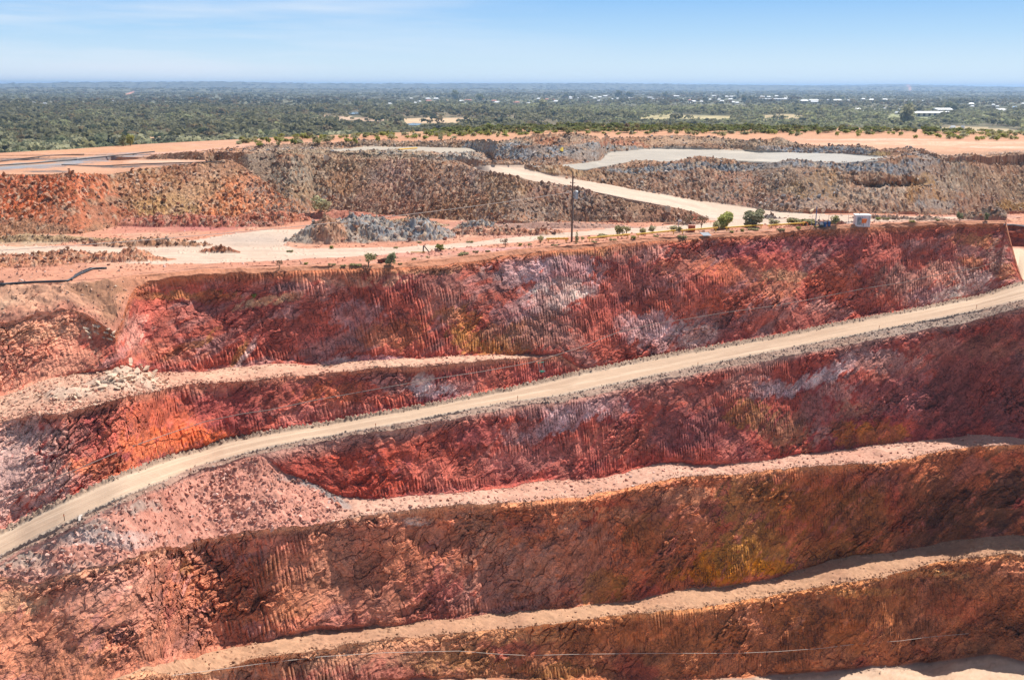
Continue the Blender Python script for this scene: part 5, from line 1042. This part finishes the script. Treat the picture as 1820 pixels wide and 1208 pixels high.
# houses of the town
M_white = simple_mat('white_roof_sheet', (.80,.80,.78), .5, var=.05, scale=.3); M_cream = simple_mat('cream_wall', (.62,.55,.45), .8, var=.06, scale=.3)
M_redroof = simple_mat('red_roof', (.50,.20,.13), .7, var=.08, scale=.3); M_greyroof = simple_mat('grey_roof_sheet', (.45,.46,.47), .5, var=.06, scale=.3); M_blueroof = simple_mat('blue_roof_sheet', (.12,.28,.50), .5, var=.05, scale=.3)
RM = {'w': (M_white, 'white'), 'r': (M_redroof, 'red'), 'g': (M_greyroof, 'grey'), 'b': (M_blueroof, 'blue')}
HM = {}
def house_meshes(k, L_, rise=.28):
    key = (k, L_)
    if key not in HM:
        a = MB().box(-.5*L_, .5*L_, -.5, .5, 0, .42); b = MB(); x = .5*L_+.06; y = .58
        b.v = [(-x,-y,.40),(x,-y,.40),(x,y,.40),(-x,y,.40),(-x+.3,0,.40+rise),(x-.3,0,.40+rise)]; b.f = [(0,1,5,4),(2,3,4,5),(1,2,5),(3,0,4),(3,2,1,0)]
        c = MB(); n = max(2, int(L_*2))
        for q in range(n): xx0 = -.5*L_+(q+.5)*L_/n; c.box(xx0-.08, xx0+.08, -.515, -.5015, .14, .32)
        out = []
        for m, nm in ((a, 'walls'), (b, 'roof'), (c, 'windows')):
            me = bpy.data.meshes.new(nm); me.from_pydata(m.v, [], m.f); me.materials.append({'walls': M_cream, 'roof': RM[k][0], 'windows': M_glass}[nm]); out.append(me)
        HM[key] = out
    return HM[key]
M_glass = simple_mat('dark_window', (.05,.06,.08), .2, spec=.5)
for k, (u, v, wp, c) in enumerate(HS):
    p = plain_pt(u, v+3); s = ppm(p); rz = -math.atan2(p.x, p.y) + rng.uniform(-.25, .25); W0 = wp*s; dp = min(W0*.7, 11); Lr = round(max(1.0, W0/dp)*2)/2
    e = empty('house', p - Vector((0, 0, .5)), rz, (W0/Lr, dp, max(8.5, dp)))
    nm = RM[c][1]; tag(e, f'small pale house with a {nm} roof among the trees of the distant town', 'house', f'{nm}-roofed houses of the distant town')
    ms = house_meshes(c, Lr); new_obj('walls', ms[0], parent=e); new_obj('roof', ms[1], parent=e)
    if W0 > 14: new_obj('windows', ms[2], parent=e)
def shed(u0_, u1_, v, c, h, label):
    a = plain_pt(u0_, v); b = plain_pt(u1_, v); L_ = (b-a).length; mid = (a+b)/2; e = empty('long_building', mid, math.atan2(b.y-a.y, b.x-a.x)); tag(e, label, 'building')
    MB().box(-L_/2, L_/2, 0, 18, -1, h).build('walls', M_cream, e); m = MB(); x = L_/2+1
    m.v = [(-x,-1,h-.1),(x,-1,h-.1),(x,19,h-.1),(-x,19,h-.1),(-x,9,h+2.4),(x,9,h+2.4)]; m.f = [(0,1,5,4),(2,3,4,5),(1,2,5),(3,0,4),(3,2,1,0)]; m.build('roof', RM[c][0], e)
    m = MB()
    for q in range(int(L_/9)): m.box(-L_/2+3+q*9, -L_/2+7+q*9, -.06, -.015, 1.2, h-.9)
    m.build('windows', M_glass, e)
shed(1627, 1690, 208, 'w', 6, 'long low cream building right of the large gum tree')
shed(1350, 1397, 180, 'g', 6, 'long low grey-roofed shed on the far side of the town')
shed(1665, 1692, 205, 'w', 9, 'pale building joined behind the long cream one')

# ponds and the poles of the plain
M_water = simple_mat('pond_surface', (.16,.24,.32), .08, var=.05, spec=.5)
for poly in POND:
    P = [plain_pt(a, b) for a, b in poly]; zc_ = min(p.z for p in P)+.35; cx = sum((p for p in P), Vector())/len(P)
    o = MB().poly([(p.x-cx.x, p.y-cx.y, 0) for p in P]).build('pond_water', M_water, loc=(cx.x, cx.y, max(p.z for p in P)+.6)); o['kind'] = 'structure'
    if o.data.polygons[0].normal.z < 0: o.data.flip_normals()

# ------------------------------------------------------------------ mine things along the rim
M_wood = simple_mat('weathered_timber', (.17,.105,.075), .85, var=.3, scale=2.5); M_yel = simple_mat('yellow_pipe_paint', (.72,.42,.04), .5, var=.12, scale=2)
M_steel = simple_mat('grey_steel', (.36,.37,.39), .5, .2, .15, 5); M_red = simple_mat('rust_red_paint', (.42,.11,.05), .6, var=.15, scale=3); M_blue = simple_mat('blue_drum_plastic', (.02,.07,.20), .35, var=.1)
M_bluep = simple_mat('blue_grey_pole_paint', (.10,.15,.28), .5); M_blk = simple_mat('black_poly_pipe', (.045,.05,.06), .45); M_shed = simple_mat('shaded_white_sheet', (.66,.58,.60), .6, var=.08, scale=1.5)  # shed sheet: lavender tint puts its shaded front into the colour
M_org = simple_mat('orange_paint', (.75,.16,.03), .5); M_wire = simple_mat('pale_cable', (.50,.42,.36), .6); M_tarp = simple_mat('grey_sheet_metal', (.26,.28,.31), .7); M_green = simple_mat('green_box_paint', (.07,.33,.22), .5)
M_ins = simple_mat('brown_porcelain', (.22,.10,.07), .3); M_roof = simple_mat('white_shed_roof', (.82,.82,.80), .45, var=.04)

b0 = surf(1016, 430); topz = HC - ang(1016., 305.)[1]*math.hypot(b0.x, b0.y); Hp = topz-b0.z
pole = empty('power_pole', b0, .25); tag(pole, 'tall timber power pole with a grey transformer standing on the pit rim', 'power pole')
MB().tube([(0,0,-.5),(0,0,Hp*.5),(0,0,Hp)], [.17,.14,.11], 12).build('shaft', M_wood, pole, smooth_=False)
mt = MB().tube([(.62,-.02,Hp*.615),(.62,-.02,Hp*.72)], .30, 14); mt.tube([(.62,-.02,Hp*.72),(.62,-.02,Hp*.735)], [.33,.10], 14); mt.box(.1,.5,-.06,.06,Hp*.63,Hp*.65); mt.box(.1,.5,-.06,.06,Hp*.69,Hp*.71); mt.build('transformer', M_steel, pole)
for dz in (.79, .84): 
    mi = MB().box(-.42,.42,-.05,.05,Hp*dz-.04,Hp*dz+.04); mi.build('crossarm', M_wood, pole)
for x_, dz in ((-.36,.79),(.36,.79),(-.36,.84)):
    MB().tube([(x_,0,Hp*dz+.04),(x_,0,Hp*dz+.11),(x_,0,Hp*dz+.2)], [.03,.07,.04], 8).build('insulator', M_ins, pole)
MB().tube([(.16,-.05,Hp*.3),(.15,-.05,Hp*.6)], .02, 6).build('conduit', M_steel, pole)
# the overhead line down to the left
pa = b0 + Vector((-.3, 0, Hp*.71)); th, t = ang(-60., 449.); pb = Vector((118*math.sin(th), 118*math.cos(th), HC-118*t))
MB().tube([pa.lerp(pb, k/24) - Vector((0, 0, .9*4*(k/24)*(1-k/24))) for k in range(25)], .035, 6).build('overhead_cable', M_wire)
tag(bpy.data.objects['overhead_cable'], 'pale overhead cable running from the power pole down to the left', 'cable')

def rail(a, b, label, wr=.13):
    A, B = surf(*a), surf(*b); A.z = max(A.z, -.2); B.z = max(B.z, -.2)
    L_ = (B-A).length; e = empty('pipe_rail', A, math.atan2(B.y-A.y, B.x-A.x)); tag(e, label, 'guard rail', 'yellow pipe guard rails on the rim')
    dz = B.z-A.z; h = .62
    MB().tube([(0,0,h),(L_,0,h+dz)], wr, 12).build('pipe', M_yel, e)
    for k, x_ in enumerate(([.35, L_-.35] if L_ < 9 else [.35, L_-.35])): MB().tube([(x_,0,-.3),(x_,0,h-.05+dz*x_/L_)], .07, 8).build('post', M_yel, e)
rail((971,431), (1010,431), 'short yellow pipe rail left of the power pole')
rail((1044,430), (1119,423), 'yellow pipe rail just right of the power pole')
rail((1131,423), (1200,416), 'yellow pipe rail ending at the slim camera post')
rail((1210,416), (1275,411), 'yellow pipe rail in front of the rust-red cabinet')
rail((1289,411), (1355,406), 'yellow pipe rail in front of the two trees')
rail((1364,407), (1430,402), 'last yellow pipe rail, ending by the orange hoop')
# yellow pipe lying on the far gravel pad
A, B = surf(709, 268), surf(741, 265.5); e = MB().tube([A+Vector((0,0,.3)), B+Vector((0,0,.3))], .17, 10).build('steel_pipe', M_yel); tag(e, 'yellow pipe lying on the small gravel pad on top of the long dump', 'pipe')
# rust-red cabinet
p = surf(1229, 412); s = ppm(p); e = empty('control_cabinet', p, -.3); tag(e, 'rust-red steel cabinet standing behind the yellow pipe rail', 'cabinet')
w_ = 11.5*s; MB().box(-w_/2, w_/2, -.35, .35, -.1, 12*s-.1).build('body', M_red, e, bevel=.02); MB().box(-w_/2+.06, w_/2-.06, -.375, -.3525, .1, 12*s-.22).build('door', M_red, e); MB().box(-w_/2-.06, w_/2+.06, -.42, .42, 12*s-.098, 12*s-.02).build('roof', simple_mat('pale_red_paint', (.55,.24,.16), .6), e)  # roof in a paler red than the body
MB().tube([(w_/2-.16,-.40,.55),(w_/2-.16,-.40,.75)], .02, 6).build('handle', M_steel, e)
# camera post and slim posts
def post(u, v, h, r, label, mat=M_steel, name='fence_post', group=None, head=False):
    p = surf(u, v); s = ppm(p); e = empty(name, p); tag(e, label, 'post', group); MB().tube([(0,0,-.3),(0,0,h*s)], r, 8).build('shaft', mat, e)
    if head: MB().box(-.05,.55,-.12,.12,h*s-.1,h*s+.12).build('camera_head', M_shed, e)
    return e
post(1205, 413, 20, .05, 'slim steel post carrying a small white camera', head=True, name='camera_post')
post(1231, 405, 14, .04, 'thin post behind the rust-red cabinet')
post(1449, 403, 34, .085, 'tall blue-grey pole beside the blue drums', M_bluep, 'steel_pole')
for u, v, h, lb in [(1442,402,18,'thin fence post left of the blue drums'), (1455,401,16,'short post right of the tall blue-grey pole'), (1472,399,17,'thin fence post above the right-hand blue drum'), (1483,399,17,'dark fence post in the olive shrub'), (1507,399,17,'thin fence post left of the white shed'), (1554,396,16,'thin fence post right of the white shed')]: post(u, v, h, .035, lb)
pp = [surf(u, v) + Vector((0, 0, 16.5*ppm(surf(u, v)))) for u, v in ((1442,402),(1472,400),(1507,399),(1554,396))]
o = MB().tube(pp, .02, 5).build('fence_wire', M_wire); tag(o, 'top wire strung along the posts beside the white shed', 'wire')
for u, v, lb in [(1466,402.5,'blue plastic drum beside the black pump'), (1473,401.5,'blue plastic drum nearest the white shed')]:
    p = surf(u, v); s = ppm(p); e = empty('blue_drum', p); tag(e, lb, 'drum'); r = 2.7*s; h = 7.5*s
    MB().tube([(0,0,-.05),(0,0,h*.33),(0,0,h*.34),(0,0,h*.36),(0,0,h*.37),(0,0,h*.7),(0,0,h*.71),(0,0,h*.73),(0,0,h*.74),(0,0,h*.96),(0,0,h)], [r,r,r*1.05,r*1.05,r,r,r*1.05,r*1.05,r,r,r*.85], 16).build('body', M_blue, e)
    MB().tube([(r*.4,0,h),(r*.4,0,h+.06)], .06, 8).build('cap', M_blk, e)
p = surf(1457.5, 404); s = ppm(p); e = empty('pump', p); tag(e, 'black pump with a curved hose beside the blue drums', 'pump')
MB().tube([(-.15,0,.35),(.55,0,.35)], .22, 12).build('motor', M_blk, e); MB().box(-.5,.8,-.25,.25,0,.12).build('base_frame', M_blk, e)
MB().tube([(-.55+.45*math.cos(a_)*-1, 0, .15+.75*math.sin(a_)) for a_ in np.linspace(.2, 3.1, 12)], .07, 8).build('hose', M_blk, e)
p = surf(1460.5, 402.5); s = ppm(p); e = empty('small_tank', p+Vector((0,.4,0))); tag(e, 'small red and white tank in a frame behind the pump', 'tank'); MB().box(-.3,.3,-.25,.25,.25,.85).build('body', M_shed, e, bevel=.04); MB().box(-.34,.34,-.29,.29,.86,.95).build('lid', M_red, e)
# orange hoop
p = surf(1429, 402); s = ppm(p); o = MB().tube([(7*s*math.cos(a_), 0, 7.5*s*math.sin(a_)) for a_ in np.linspace(-.1, 3.24, 20)], .06, 8).build('hose_hoop', M_org, loc=p); tag(o, 'orange pipe hoop arching over the brownish shrub', 'hoop')
# white shed
p = surf(1531, 399); s = ppm(p); e = empty('site_shed', p, -.12); tag(e, 'small white metal shed with flat roof near the pit rim', 'shed')
w_ = 24*s; h = 15.5*s; MB().box(-w_/2, w_/2, -.9, .9, -.3, h).build('walls', M_shed, e, bevel=.02)
MB().box(-w_/2-.1, w_/2+.1, -1.02, 1.02, h+.003, h+.14).build('roof', M_roof, e); MB().box(-w_/2+.3, -w_/2+.95, -.925, -.9025, .02, h*.86).build('door', M_tarp, e)
for x_ in (-w_/2+1.15, w_/2-.25): MB().box(x_-.03, x_+.03, -.93, -.9025, -.1, h-.05).build('wall_batten', M_tarp, e)
MB().tube([(-.5,-.2,h+.14),(-.5,-.2,h+.32)], .08, 8).build('vent', M_steel, e)
p = surf(1534, 400.5) + Vector((-.4, -1.25, -.05)); e = empty('hopper', p); tag(e, 'orange funnel-shaped box on a short stand in front of the white shed', 'box')
m = MB(); a_ = [(-.32,.62),(.32,.62),(.5,1.2),(.5,1.35),(-.32,1.35),(-.4,1.0)]
m.v = [(x_, -.22, z_) for x_, z_ in a_]+[(x_, .22, z_) for x_, z_ in a_]; m.f = [(0,1,2,3,4,5), (11,10,9,8,7,6)]+[(i, i+6, (i+1) % 6+6, (i+1) % 6) for i in range(6)]; m.build('body', M_org, e)
MB().tube([(0,0,-.1),(0,0,.62)], .09, 8).build('stand', M_steel, e); MB().box(-.75,-.42,-.12,.12,.75,1.15).build('junction_box', M_steel, e)
# sheet lying on the rim, leaning boards, road sign, marker posts
p = surf(1254, 420); o = MB().box(-.9,.9,-.55,.55,0,.04).build('metal_sheet', M_tarp, loc=p+Vector((0,0,.35))); o.rotation_euler = (.38, .05, .5); tag(o, 'grey metal sheet lying on the rim below the rust-red cabinet', 'sheet')
p = surf(757, 449); s = ppm(p); e = empty('leaning_boards', p); tag(e, 'pair of black boards leaning together beside the dirt road', 'barrier')
for a0, a1 in (((-.42,0,-.1),(-.35,0,1.0)), ((.62,0,-.1),(-.30,.05,1.05))):
    m = MB(); d = Vector((.09,0,0)); A, B = Vector(a0), Vector(a1); m.v = [tuple(A-d), tuple(A+d), tuple(B+d), tuple(B-d)]; m.v += [(x_, y_+.08, z_) for x_, y_, z_ in m.v]; m.f = [(0,1,2,3),(7,6,5,4),(0,4,5,1),(1,5,6,2),(2,6,7,3),(3,7,4,0)]; m.build('board', M_blk, e)
p = surf(743, 449.5); o = MB().tube([(-1.1,0,.12),(1.1,0,.12)], .06, 6).build('short_pipe', M_yel, loc=p); tag(o, 'short yellow pipe lying in the dirt left of the leaning boards', 'pipe')
p = surf(1347, 377); s = ppm(p); e = empty('road_sign', p, -.3); tag(e, 'small square sign seen from behind beside the upper dirt road', 'sign'); MB().box(-2.4*s,2.4*s,-.02,.02,2*s,7*s).build('panel', simple_mat('brown_sign_back', (.42,.30,.25), .7), e); MB().tube([(0,.06,-.2),(0,.06,6.5*s)], .04, 6).build('post', M_steel, e)
for u, v in [(115,925),(668,762),(1562,586),(1735,549),(340,842),(920,712),(1240,652)]:
    p = surf(u, v); e = empty('marker_post', p); tag(e, 'thin wooden marker post on the outer edge of the haul road', 'post', 'marker posts of the haul road'); MB().tube([(0,0,-.1),(0,0,.75)], .035, 6).build('stake', M_wood, e); MB().box(-.05,.05,-.045,-.036,.5,.68).build('reflector', M_org, e)
# hoses and pipes
def along(pts, r, mat, name, label, cat, back=.18, lift=.0, step=14, sag=.0, n=8):
    P = []
    for (a, b) in zip(pts[:-1], pts[1:]):
        k = max(1, int(abs(b[0]-a[0])//step))
        for q in range(k): f = q/k; P.append((a[0]*(1-f)+b[0]*f, a[1]*(1-f)+b[1]*f))
    P.append(pts[-1]); W_ = [surf(u, v) for u, v in P]
    d = np.array([math.hypot(p.x, p.y) for p in W_]); 
    if back: 
        pad_ = np.pad(d, 3, mode='edge'); d = np.array([min(np.median(pad_[i:i+7]), d[i]+.3) for i in range(len(d))]); pad_ = np.pad(d, 2, mode='edge'); d = np.array([pad_[i:i+5].mean() for i in range(len(d))]) - back
    Q = []
    for (u, v), dd_ in zip(P, d): th, t = ang(float(u), float(v)); Q.append((dd_*math.sin(th), dd_*math.cos(th), HC-dd_*t+lift))
    o = MB().tube(Q, r, n).build(name, mat, smooth_=True); tag(o, label, cat); return o
M_pipe = simple_mat('dusty_pipe', (.25,.19,.165), .7)
along([(-30,903),(0,890),(74,858),(148,829),(223,797),(298,771),(364,749),(430,735),(480,728),(559,711),(659,693),(758,675),(857,660),(940,645),(960,640),(1032,617),(1099,590),(1165,575),(1231,565),(1297,554),(1380,543),(1439,532),(1539,512),(1605,502),(1671,487),(1737,476),(1803,456)], .05, M_pipe, 'wall_pipe', 'long dusty pipe strung across the red wall above the haul road', 'pipe', back=.5)
along([(280,1203),(380,1190),(460,1179),(571,1166),(683,1159),(816,1156),(879,1161),(940,1164),(1011,1162),(1156,1160),(1308,1160),(1380,1157),(1462,1151),(1525,1143),(1600,1138),(1652,1131),(1722,1125)], .03, M_wire, 'wall_cable', 'thin pale cable hanging along the lowest wall', 'cable', step=20, back=.4)
along([(-30,509),(0,507),(60,503),(120,501),(140,490),(165,479),(190,478)], .14, M_blk, 'poly_pipe', 'thick black pipe lying on the soil at the left edge of the rim', 'pipe', back=0, lift=.14, step=8)
along([(128,499),(134,490),(145,484),(160,478),(172,478)], .09, M_blk, 'poly_pipe', 'thinner black pipe looping beside the thick one', 'pipe', back=0, lift=.12, step=6)
along([(1785,401),(1800,401),(1822,404),(1850,406)], .16, M_tarp, 'surface_pipe', 'grey pipe above the small red wall at the far right corner', 'pipe', back=0, lift=.2, step=6)
along([(-20,297),(60,292),(140,285),(220,277),(275,271)], .12, M_blk, 'poly_pipe', 'long dark pipe on the flat top of the left dump', 'pipe', back=0, lift=.2, step=14)
along([(0,289),(50,283),(90,278),(150,276)], .1, M_blk, 'poly_pipe', 'dark pipe nearer the trees on the flat top of the left dump', 'pipe', back=0, lift=.2, step=14)
along([(110,295),(180,297),(260,293),(330,291),(395,289)], .09, M_blk, 'poly_pipe', 'winding black pipe near the brow of the left dump', 'pipe', back=0, lift=.2, step=12)
# pump hung on the wall
p = surf(963, 660, .5); s = ppm(p); e = empty('hanging_pump', p, .1); tag(e, 'small green pump box hung on two thin legs from the wall pipe', 'pump')
MB().box(-.22,.30,-.12,.12,-.12,.14).build('body', M_green, e, bevel=.02)
for x0_, x1_ in ((-.55,-.3),(.15,.42)): MB().tube([(x0_,.05,1.3),(x1_,0,-.02)], .035, 6).build('leg', M_steel, e)
MB().tube([(-.75,.05,1.3),(.3,.05,1.42)], .06, 8).build('bracket', M_green, e)
for x_ in (-.33,.42): MB().tube([(x_,-.08,.02),(x_,.08,.02)], .09, 8).build('wheel', M_steel, e)

# ------------------------------------------------------------------ the air
zmax = max(float(Z.max())+3, HC+3)
hz = MB(); hz.box(-20000, 20000, -80, 22600, ZF-2.5, zmax+4); ho = hz.build('haze', None)
hm = bpy.data.materials.new('air'); hm.use_nodes = True; n = hm.node_tree; n.nodes.clear(); o_ = n.nodes.new('ShaderNodeOutputMaterial'); pv = n.nodes.new('ShaderNodeVolumePrincipled')
pv.inputs['Color'].default_value = (.44, .67, 1.0, 1); pv.inputs['Density'].default_value = 9.0e-5; pv.inputs['Anisotropy'].default_value = .3; n.links.new(pv.outputs[0], o_.inputs['Volume'])
ho.data.materials.append(hm); ho['kind'] = 'stuff'
print('verts', NC*NR, 'zmax', zmax)
